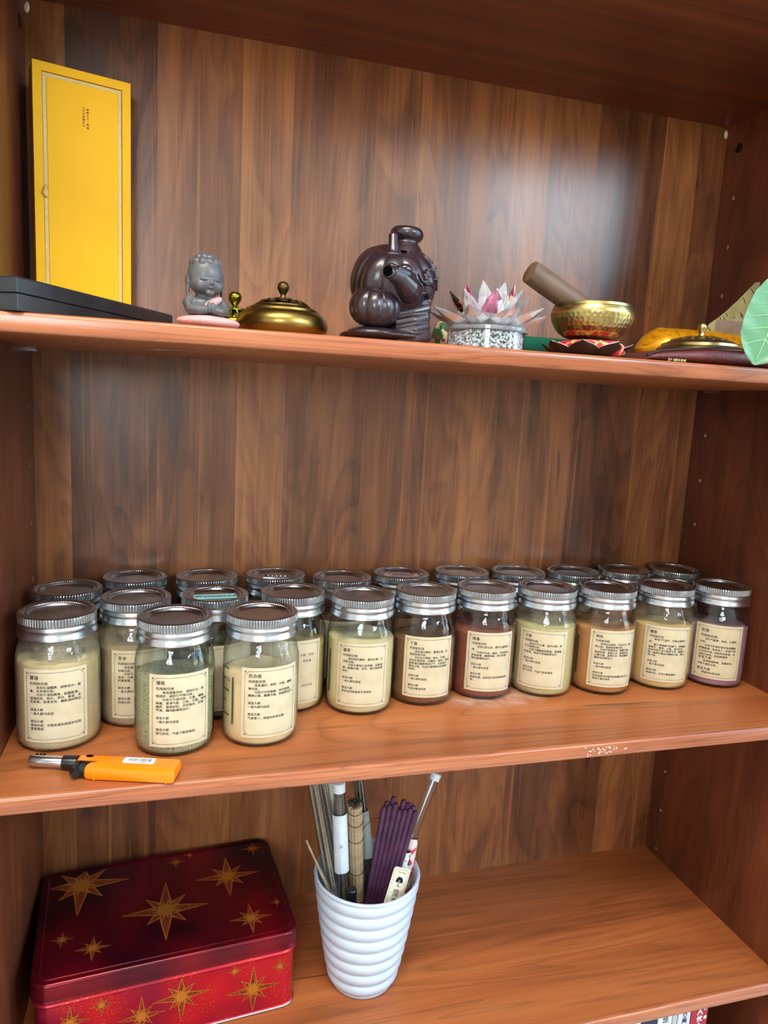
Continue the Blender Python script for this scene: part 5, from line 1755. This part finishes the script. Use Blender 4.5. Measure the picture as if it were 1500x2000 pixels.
def vase():
    por = noisy('sky_tinted_porcelain', (196, 206, 220), (190, 201, 215), 30, 0.32)  # white glaze; the blue of the sky's light is put into its colour
    t = thing('ribbed_vase', 'white ceramic vase with rounded horizontal ribs holding incense', 'vase', (VX, VY, Z3 + 0.0002))
    H, n = 0.1385, 8
    pr = [(0, 0.0), (0.0340, 0.0), (0.0372, 0.0010), (0.0378, 0.0035)]
    for i in range(97):
        q = i / 96
        z = 0.004 + (H - 0.008) * q
        base = 0.0385 + (0.0605 - 0.0385) * q ** 0.78
        ph = (q * n) % 1.0
        pr.append((base + 0.0034 * sin(pi * ph) ** 0.7 - 0.0016, z))
    pr += [(0.0618, H - 0.0026), (0.0622, H - 0.0012), (0.0612, H), (0.0592, H), (0.0582, H - 0.0014), (0.0565, H - 0.012), (0.0462, 0.06), (0.0345, 0.008), (0.030, 0.0055), (0.0, 0.005)]
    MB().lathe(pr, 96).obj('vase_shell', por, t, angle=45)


vase()


def V(x, y, z):
    return Vector((x, y, z))


def along(p0, p1, f):
    return lerp(p0, p1, f)


def incense():
    tan = noisy('bamboo_tan', (156, 132, 98), (182, 158, 122), 120, 0.6)
    brown = noisy('incense_brown', (92, 76, 58), (124, 106, 84), 150, 0.75)
    pur = noisy('incense_purple', (66, 28, 58), (84, 40, 74), 70, 0.62)
    thread = mat('dark_red_thread', (92, 22, 32), 0.7)
    paper = noisy('white_paper', (224, 230, 236), (212, 219, 226), 90, 0.7)
    cream = noisy('cream_tube', (198, 198, 164), (210, 208, 176), 60, 0.55)
    capm = mat('frosted_cap', (218, 226, 230), 0.4)
    floor_z = Z3 + 0.0066

    def down(top, mid, z=floor_z):
        f = (z - top.z) / (mid.z - top.z)
        return top + (mid - top) * f

    def frame(p0, p1):
        return Matrix.Translation(p0) @ (p1 - p0).to_track_quat('Z', 'Y').to_matrix().to_4x4()

    def cyl(name, p0, p1, r, m, parent, seg=20, cap=True):
        return MB().tube([p0, p1], r, seg, cap).obj(name, m, parent, angle=40)

    def glass_tube(label, top, mid, r, sticks, stickm, cap=None, wrap=None, stick_top=0.92, zb=floor_z + 0.001, group=None):
        bot = mid
        t = thing('incense_tube', label, 'incense tube', bot, 0, group)
        d = (top - bot)
        o = Vector((0, 0, 0))
        b = MB().tube([o, d], r, 20, False)
        b.obj('clear_tube', 'tube_glass', t)
        M = (d).to_track_quat('Z', 'Y').to_matrix()
        me = MB().tube([(0, 0, 0.002), (0, 0, d.length * stick_top)], 0.0011, 7).mesh('incense_stick', True, 40)
        for i in range(sticks):
            a, rr = i * 2.4, (r - 0.0016) * sqrt((i + 0.3) / sticks)
            s = link('incense_stick', me, stickm, t)
            s.matrix_local = M.to_4x4() @ Matrix.Translation((rr * cos(a), rr * sin(a), random.uniform(-0.001, 0.0)))
        if cap:
            MB().lathe([(r + .0004, 0), (r + 0.0006, cap), (r - 0.001, cap + .001), (0, cap + .001)], 20, Matrix.Translation(d * (1 - 0.6 * cap / d.length)) @ M.to_4x4()).obj('end_cap', capm, t, angle=40)
        if wrap:
            q0, q1, wm, wr = wrap
            b = MB()
            pr = []
            k = 26
            vs, fs = [], []
            for f in (q0, (q0 * 2 + q1) / 3, (q0 + 2 * q1) / 3, q1):
                c = d * f
                for i in range(k + 1):
                    a = 2 * pi * i / k * 1.04 - 0.2
                    rr = r + 0.0008 + 0.0012 * i / k + wr
                    vs.append(tuple(c + M @ Vector((rr * cos(a), rr * sin(a), 0))))
            fs = [(j * (k + 1) + i, j * (k + 1) + i + 1, (j + 1) * (k + 1) + i + 1, (j + 1) * (k + 1) + i) for j in range(3) for i in range(k)]
            w = MB().add(vs, fs).obj('paper_wrap', wm, t)
            return t, w, M, d, r
        return t

    # bundle of slim clear tubes at the left
    ends = (((0.3050, -0.1200, -0.0856), (0.3291, -0.1512, -0.2195), 'outermost slim clear tube of incense sticks at the vase rim, beside the loose sticks'),
            ((0.3089, -0.1280, -0.0818), (0.3330, -0.1592, -0.2180), 'slim clear incense tube second from the loose sticks in the vase'),
            ((0.3175, -0.1130, -0.0906), (0.3416, -0.1442, -0.2215), 'slim clear incense tube third from the loose sticks in the vase'),
            ((0.3213, -0.1210, -0.0867), (0.3454, -0.1522, -0.2200), 'slim clear incense tube next to the cream cardboard tube'))
    for tp, bt, lb_ in ends:
        glass_tube(lb_, V(*tp), V(*bt), 0.0039, 2, tan, None, None, 0.97, 0, 'slim clear incense tubes at the vase rim')
    # cream card tube
    top, bot = V(0.3308, -0.1050, -0.0896), V(0.3520, -0.1400, -0.3288)
    t = thing('card_tube', 'pale cream cardboard tube standing in the vase behind the clear tubes', 'tube', bot)
    MB().tube([Vector((0, 0, 0)), top - bot], 0.0068, 24).obj('tube_wall', cream, t, angle=40)
    MB().tube([(top - bot) * 0.985, (top - bot) * 1.002], 0.0072, 24).obj('tube_cap', cream, t, angle=40)
    # capped tube with the white paper wrap
    t, w, M, d, r = glass_tube('capped clear tube of incense sticks with a blank white paper wrap', V(0.3362, -0.1500, -0.0947), V(0.3520, -0.1600, -0.3270), 0.0069, 9, brown, 0.011, (0.555, 0.860, paper, 0.0002), 0.95)
    sc = MB()
    dn = d.normalized()
    fv = (CAM - V(0.340, -0.152, -0.16)).normalized()
    fv = (fv - dn * fv.dot(dn)).normalized()
    sv = dn.cross(fv)
    pts = [d * 0.70 + fv * (r + 0.0030) + sv * (-0.0016 + 0.0032 * q / 14) + dn * (0.0022 * sin(q * 1.9) + 0.0016 * q / 14) for q in range(15)]
    sc.tube(pts, 0.00014, 4)
    sc.obj('pencil_scribble', mat('pencil', (150, 156, 166), 0.7), w)
    # tan incense roll tied with thread
    top, bot = V(0.3555, -0.1500, -0.1203), V(0.3700, -0.1470, -0.3268)
    t = thing('incense_roll', 'roll of tan incense sticks tied with dark red thread in the vase', 'incense bundle', bot)
    d = top - bot
    M = d.to_track_quat('Z', 'Y').to_matrix()
    me = MB().tube([(0, 0, 0), (0, 0, d.length)], 0.0024, 10).mesh('incense_stick', True, 40)
    loops = {}
    for i in range(14):
        a = 2 * pi * i / 14
        s = link('incense_stick', me, tan, t)
        s.matrix_local = M.to_4x4() @ Matrix.Translation((0.0094 * cos(a), 0.0062 * sin(a), random.uniform(-0.0, 0.002)))
    for f in (0.42, 0.60, 0.80, 0.90, 0.97):
        b = MB().tube([d * (f + 0.006 * sin(a * 2)) + M @ Vector((0.0121 * cos(a), 0.0089 * sin(a), 0)) for a in [2 * pi * i / 28 for i in range(29)]], 0.00042, 5, False)
        b.obj('thread_tie', thread, t)
    b = MB()
    for i in range(26):
        a = random.uniform(0, 6.28)
        p = d * 0.995 + M @ Vector((0.008 * cos(a) * random.random(), 0.005 * sin(a), 0))
        b.tube([p, p + Vector((random.gauss(0, .002), random.gauss(0, .002), 0.004)), p + Vector((random.gauss(0, .004), random.gauss(0, .003), random.uniform(0.005, 0.009)))], [0.0010, 0.0012, 0.0003], 5)
    b.obj('dried_herb_tuft', noisy('dried_herb', (48, 40, 30), (78, 66, 50), 200, 0.9), t)
    # clear tube with paper label behind
    t, w, M, d, r = glass_tube('clear incense tube with a pale grey-green paper label behind the tan roll', V(0.3690, -0.1050, -0.1060), V(0.3960, -0.1560, -0.3288), 0.0070, 8, brown, None, (0.56, 0.80, noisy('speckled_paper', (196, 204, 194), (180, 190, 180), 300, 0.7), 0.0), 0.96)
    # purple incense roll
    top, bot = V(0.4090, -0.1560, -0.1260), V(0.3730, -0.1720, -0.2920)
    t = thing('incense_roll', 'fanned roll of thick dark purple incense sticks tied with thread', 'incense bundle', bot)
    d = top - bot
    ax = (top - bot).normalized()
    sv = Vector((0.95, -0.25, 0.0))
    sv = (sv - ax * sv.dot(ax)).normalized()
    fv = ax.cross(sv)
    if fv.y > 0:
        fv = -fv
    k = 0
    rim = []
    for row, (cnt, off) in enumerate(((7, 0.0046), (6, 0.0), (5, -0.0046))):
        for i in range(cnt):
            q = i - (cnt - 1) / 2
            L = d.length * (0.99 + 0.03 * random.uniform(-1, 1.2) + (0.035 if row == 1 else 0))
            p0 = sv * q * 0.0032 + fv * off * 0.8
            p1 = ax * L + sv * q * 0.0062 + fv * off * (1 - 0.10 * q * q * 0)
            tipv = (p1 - p0).normalized()
            s = MB().tube([p0, p0 + (p1 - p0) * 0.5 + fv * 0.0004, p1 - tipv * 0.004, p1, p1 + tipv * 0.001], [0.0026, 0.0031, 0.0034, 0.0030 + 0.0006 * random.uniform(-1, 1), 0.0016], 9)
            s.obj('incense_stick', pur, t, angle=50)
    for f, tilt in ((0.52, 0.012), (0.66, 0.010), (0.80, -0.008), (0.90, 0.004), (0.93, 0.012)):
        hw, hd = 0.0102 + 0.0120 * f, 0.0086
        b = MB().tube([ax * d.length * f + ax * tilt * sin(a) + sv * hw * cos(a) + fv * hd * sin(a) for a in [2 * pi * i / 30 for i in range(31)]], 0.00045, 5, False)
        b.obj('thread_tie', thread, t)
    p = ax * d.length * 0.90 - sv * 0.020
    MB().tube([p, p + Vector((-0.010, -0.002, 0.001)), p + Vector((-0.020, -0.004, -0.008)), p + Vector((-0.027, -0.006, -0.018))], 0.0004, 5).obj('loose_thread', thread, t)
    # single tube with white end at the right
    glass_tube('empty clear tube with white end cap leaning out to the right of the vase', V(0.4632, -0.1250, -0.1093), V(0.4007, -0.1555, -0.2390), 0.0062, 0, capm, 0.008, None, 0.94)
    # rolled papers
    def roll(label, top, mid, r, m, turns=1.6):
        bot = mid
        t = thing('paper_roll', label, 'paper roll', bot)
        d = top - bot
        M = d.to_track_quat('Z', 'Y').to_matrix()
        kk = 44
        vs = []
        for f in (0.0, 0.5, 1.0):
            for i in range(kk + 1):
                a = 2 * pi * turns * i / kk
                rr = r * (1 - 0.12 * i / kk)
                vs.append(tuple(d * f + M @ Vector((rr * cos(a), rr * sin(a), 0))))
        fs = [(j * (kk + 1) + i, j * (kk + 1) + i + 1, (j + 1) * (kk + 1) + i + 1, (j + 1) * (kk + 1) + i) for j in range(2) for i in range(kk)]
        MB().add(vs, fs).obj('rolled_sheet', m, t)
        return t, M, d
    flo = mat('floral_paper', (214, 70, 76), 0.5)
    k = NT(flo)
    co = k.obj()
    c = k.mix(k.ramp(k.noise(co, 150.0, 2), [(0.47, (0, 0, 0)), (0.50, (255, 255, 255))]), (214, 58, 74), (240, 214, 206))
    c = k.mix(k.ramp(k.noise(co, 90.0, 1), [(0.60, (0, 0, 0)), (0.63, (255, 255, 255))]), c, (236, 130, 158))
    k.col(c)
    roll('small roll of red and pink floral paper at the vase rim', V(0.4300, -0.1480, -0.1720), V(0.4100, -0.1650, -0.2788), 0.0078, flo)
    mint = mat('mint_paper', (206, 222, 208), 0.5)
    k = NT(mint)
    co = k.obj()
    sepx = k.n('ShaderNodeSeparateXYZ')
    k.l(co, sepx.inputs[0])
    c = k.mix(k.ramp(k.noise(co, 110.0, 1), [(0.58, (0, 0, 0)), (0.60, (255, 255, 255))]), (206, 224, 212), (226, 96, 62))
    c = k.mix(k.ramp(k.noise(co, 75.0, 0, 0.8), [(0.60, (0, 0, 0)), (0.62, (255, 255, 255))]), c, (52, 56, 54))
    k.col(c)
    roll('small roll of mint paper with orange print beside the floral roll', V(0.4160, -0.1640, -0.1770), V(0.4000, -0.1800, -0.2788), 0.0076, mint)
    # tag card with tree emblem
    tl, tr_, bl = V(0.3970, -0.1865, -0.1790), V(0.4195, -0.1815, -0.1905), V(0.3850, -0.1985, -0.2150)
    ex = (tr_ - tl).normalized()
    ez = (tl - bl)
    ez = (ez - ex * ez.dot(ex)).normalized()
    ey = ez.cross(ex)
    Wc, Hc = 0.0246, 0.060
    org = tl - ez * Hc
    t = thing('incense_tag', 'cream tag card with black tree emblem and brushed characters in the vase', 'card', org)
    Mc = Matrix((ex, ey, ez)).transposed().to_4x4()
    t.rotation_euler = Mc.to_euler()
    c0 = 0.0022
    out = [(0, 0), (Wc, 0), (Wc, Hc - c0), (Wc - c0, Hc), (c0, Hc), (0, Hc - c0)]
    n = len(out)
    card = MB().add([(x, y, z) for y in (0, 0.0007) for x, z in out], [tuple(range(n)), tuple(range(n, 2 * n))[::-1]] + [(i, n + i, n + (i + 1) % n, (i + 1) % n) for i in range(n)]).obj('card_sheet', noisy('tag_card', (230, 222, 196), (222, 212, 184), 60, 0.65), t, smooth=False)
    gi, bi = mat('tag_gold_ink', (150, 134, 96), 0.6), MATS['black_ink']

    def flat(b, x0, z0, x1, z1, w, y=-0.0002):
        dv = Vector((x1 - x0, 0, z1 - z0))
        s = dv.normalized().cross(Vector((0, 1, 0))) * w / 2
        b.add([(x0 - s.x, y, z0 - s.z), (x0 + s.x, y, z0 + s.z), (x1 + s.x, y, z1 + s.z), (x1 - s.x, y, z1 - s.z)], [(0, 1, 2, 3)])
    b = MB()
    for ins in (0.0016, 0.0024):
        q = [(ins, 0.0), (ins, Hc - c0 - ins), (c0 + ins * .6, Hc - c0 - ins * .6), (c0 + ins, Hc - ins), (Wc - c0 - ins, Hc - ins), (Wc - c0 - ins * .6, Hc - c0 - ins * .6), (Wc - ins, Hc - c0 - ins), (Wc - ins, 0.0)]
        for p0, p1 in zip(q, q[1:]):
            flat(b, *p0, *p1, 0.00025)
    cx, cz = Wc / 2, Hc - 0.0150
    for p0, p1 in zip(arc((cx, cz), 0.0088, -0.5, 1.0), arc((cx, cz), 0.0088, -0.5, 1.0)[1:]):
        flat(b, *p0, *p1, 0.00028)
    for p0, p1 in zip(arc((cx, cz), 0.0088, 2.2, 4.0), arc((cx, cz), 0.0088, 2.2, 4.0)[1:]):
        flat(b, *p0, *p1, 0.00028)
    pp = arc((cx, cz - 0.017), 0.0086, 0.35, pi - 0.35)
    for p0, p1 in zip(pp, pp[1:]):
        flat(b, *p0, *p1, 0.00028)
    b.obj('tag_border', gi, card, smooth=False)
    b = MB()
    for i in range(16):
        a = pi * (-0.12 + 1.24 * i / 15)
        for rr in (0.0036, 0.0026, 0.0016):
            x, z = cx + rr * 1.2 * cos(a), cz + 0.0008 + rr * sin(a)
            s = random.uniform(0.0007, 0.0013)
            b.add([(x + s * cos(q), -0.0003, z + s * sin(q)) for q in (0, 1.2, 2.5, 3.7, 5)], [(0, 1, 2, 3, 4)])
    flat(b, cx, cz + 0.001, cx - 0.0003, cz - 0.0042, 0.0010, -0.0003)
    flat(b, cx, cz - 0.001, cx + 0.0018, cz + 0.001, 0.0005, -0.0003)
    flat(b, cx - 0.0028, cz - 0.0046, cx + 0.0030, cz - 0.0052, 0.0006, -0.0003)
    vs, fs = text2d('Chen Xiang', 0.0026, 0.0, 'CENTER')
    b.add([(cx + q[0], -0.0003, Hc - 0.0056 + q[1] - 0.010 * ((q[0]) / 0.01) ** 2 * 0.12) for q in vs], fs)
    vs, fs = text2d('降\n真', 0.0090, 0.0, 'CENTER')
    b.add([(cx + q[0], -0.0003, Hc - 0.0310 + q[1]) for q in vs], fs)
    b.obj('tag_print', bi, card, smooth=False)
    # two loose thin sticks at the left rim
    for tp, bt, lb_ in ((V(0.2996, -0.1550, -0.1544), V(0.3541, -0.1760, -0.2788), 'longer thin tan incense stick poking out over the vase rim'), (V(0.3040, -0.1480, -0.1680), V(0.3600, -0.1700, -0.2788), 'shorter thin tan incense stick poking out over the vase rim')):
        o = MB().tube([Vector((0, 0, 0)), tp - bt], 0.0011, 8).obj('incense_stick', tan, angle=40)
        o.location = bt
        tag(o, lb_, 'incense stick', 'loose sticks in the vase')
    # little black bottle cap
    t = thing('small_bottle', 'small bottle with black ribbed cap sunk in the white vase', 'bottle', (0.3465, -0.1890, ZR - 0.030))
    MB().lathe([(0, 0), (0.0066, 0), (0.0068, 0.016), (0.0045, 0.020)], 24).obj('bottle_body', mat('amber_glass', (40, 22, 10), 0.1), t)
    MB().lathe([(0.0058, 0.019), (0.0060, 0.0195), (0.0060, 0.0310), (0.0052, 0.0320), (0, 0.0320)], 40, rf=lambda r, z, a, i: r - (0.0003 if i % 2 and 0.02 < z < 0.031 else 0)).obj('ribbed_cap', 'black_plastic', t, angle=30)


incense()


# ------------------------------------------------------------------ books below
def books():
    spec = [  # x0, x1, height, colour, text columns, ink
        ('navy', 0.668, 0.7265, 0.296, (28, 30, 62), '长夏', (232, 232, 236), 'dark navy book on the bottom shelf beside the white book'),
        ('white', 0.7270, 0.7480, 0.300, (232, 236, 236), '曾经', (60, 66, 70), 'white-spined book standing next to the navy book'),
        ('grey', 0.7485, 0.7560, 0.298, (190, 192, 190), '', (60, 60, 60), 'thin grey-spined book between the white and lavender books'),
        ('lav', 0.7565, 0.7750, 0.302, (226, 222, 236), '艾奥美', (30, 28, 36), 'pale lavender book with black characters beside the red book'),
        ('red', 0.7755, 0.8010, 0.304, (172, 34, 52), '一人优心', (244, 240, 238), 'red book with white characters at the end of the row'),
    ]
    pages = noisy('book_pages', (228, 222, 206), (216, 208, 190), 200, 0.8)
    for nm, x0, x1, h, c, s, ink, label in spec:
        t = thing('book', label, 'book', (x0, -0.2500, Z4 + 0.0002), 0, 'books on the bottom shelf')
        w, dp = x1 - x0 - 0.0003, 0.17
        cov = noisy('cover_' + nm, c, tuple(int(q * 0.93) for q in c), 40, 0.4)
        b = MB()
        b.box(0, 0.0012, 0.0008, dp, 0, h).box(w - 0.0012, w, 0.0008, dp, 0, h)
        b.rloft(w, 0.004, 0.0012, [(0, 0), (0, h)], 4, M=Matrix.Translation((w / 2, 0.002, 0)))
        b.obj('cover', cov, t, angle=40)
        MB().box(0.0013, w - 0.0013, 0.0042, dp - 0.004, 0.003, h - 0.003).obj('page_block', pages, t, smooth=False)
        if s:
            sz = min(w * 0.42, 0.0088)
            b = MB()
            ztop = Z3 - T - 0.0305 - Z4
            for i, ch in enumerate(s):
                vs, fs = text2d(ch, sz, 0.03, 'CENTER')
                b.add([(w * 0.52 + q[0], -0.0001, ztop - i * sz * 1.08 + q[1]) for q in vs], fs)
            if nm == 'red':
                for i, ch in enumerate('鹏卓'):
                    vs, fs = text2d(ch, sz * .62, 0.03, 'CENTER')
                    b.add([(w * 0.84 + q[0], -0.0001, ztop - 0.004 - i * 0.013 + q[1]) for q in vs], fs)
            b.obj('spine_title', mat('ink_' + nm, ink, 0.5), t, smooth=False)


books()
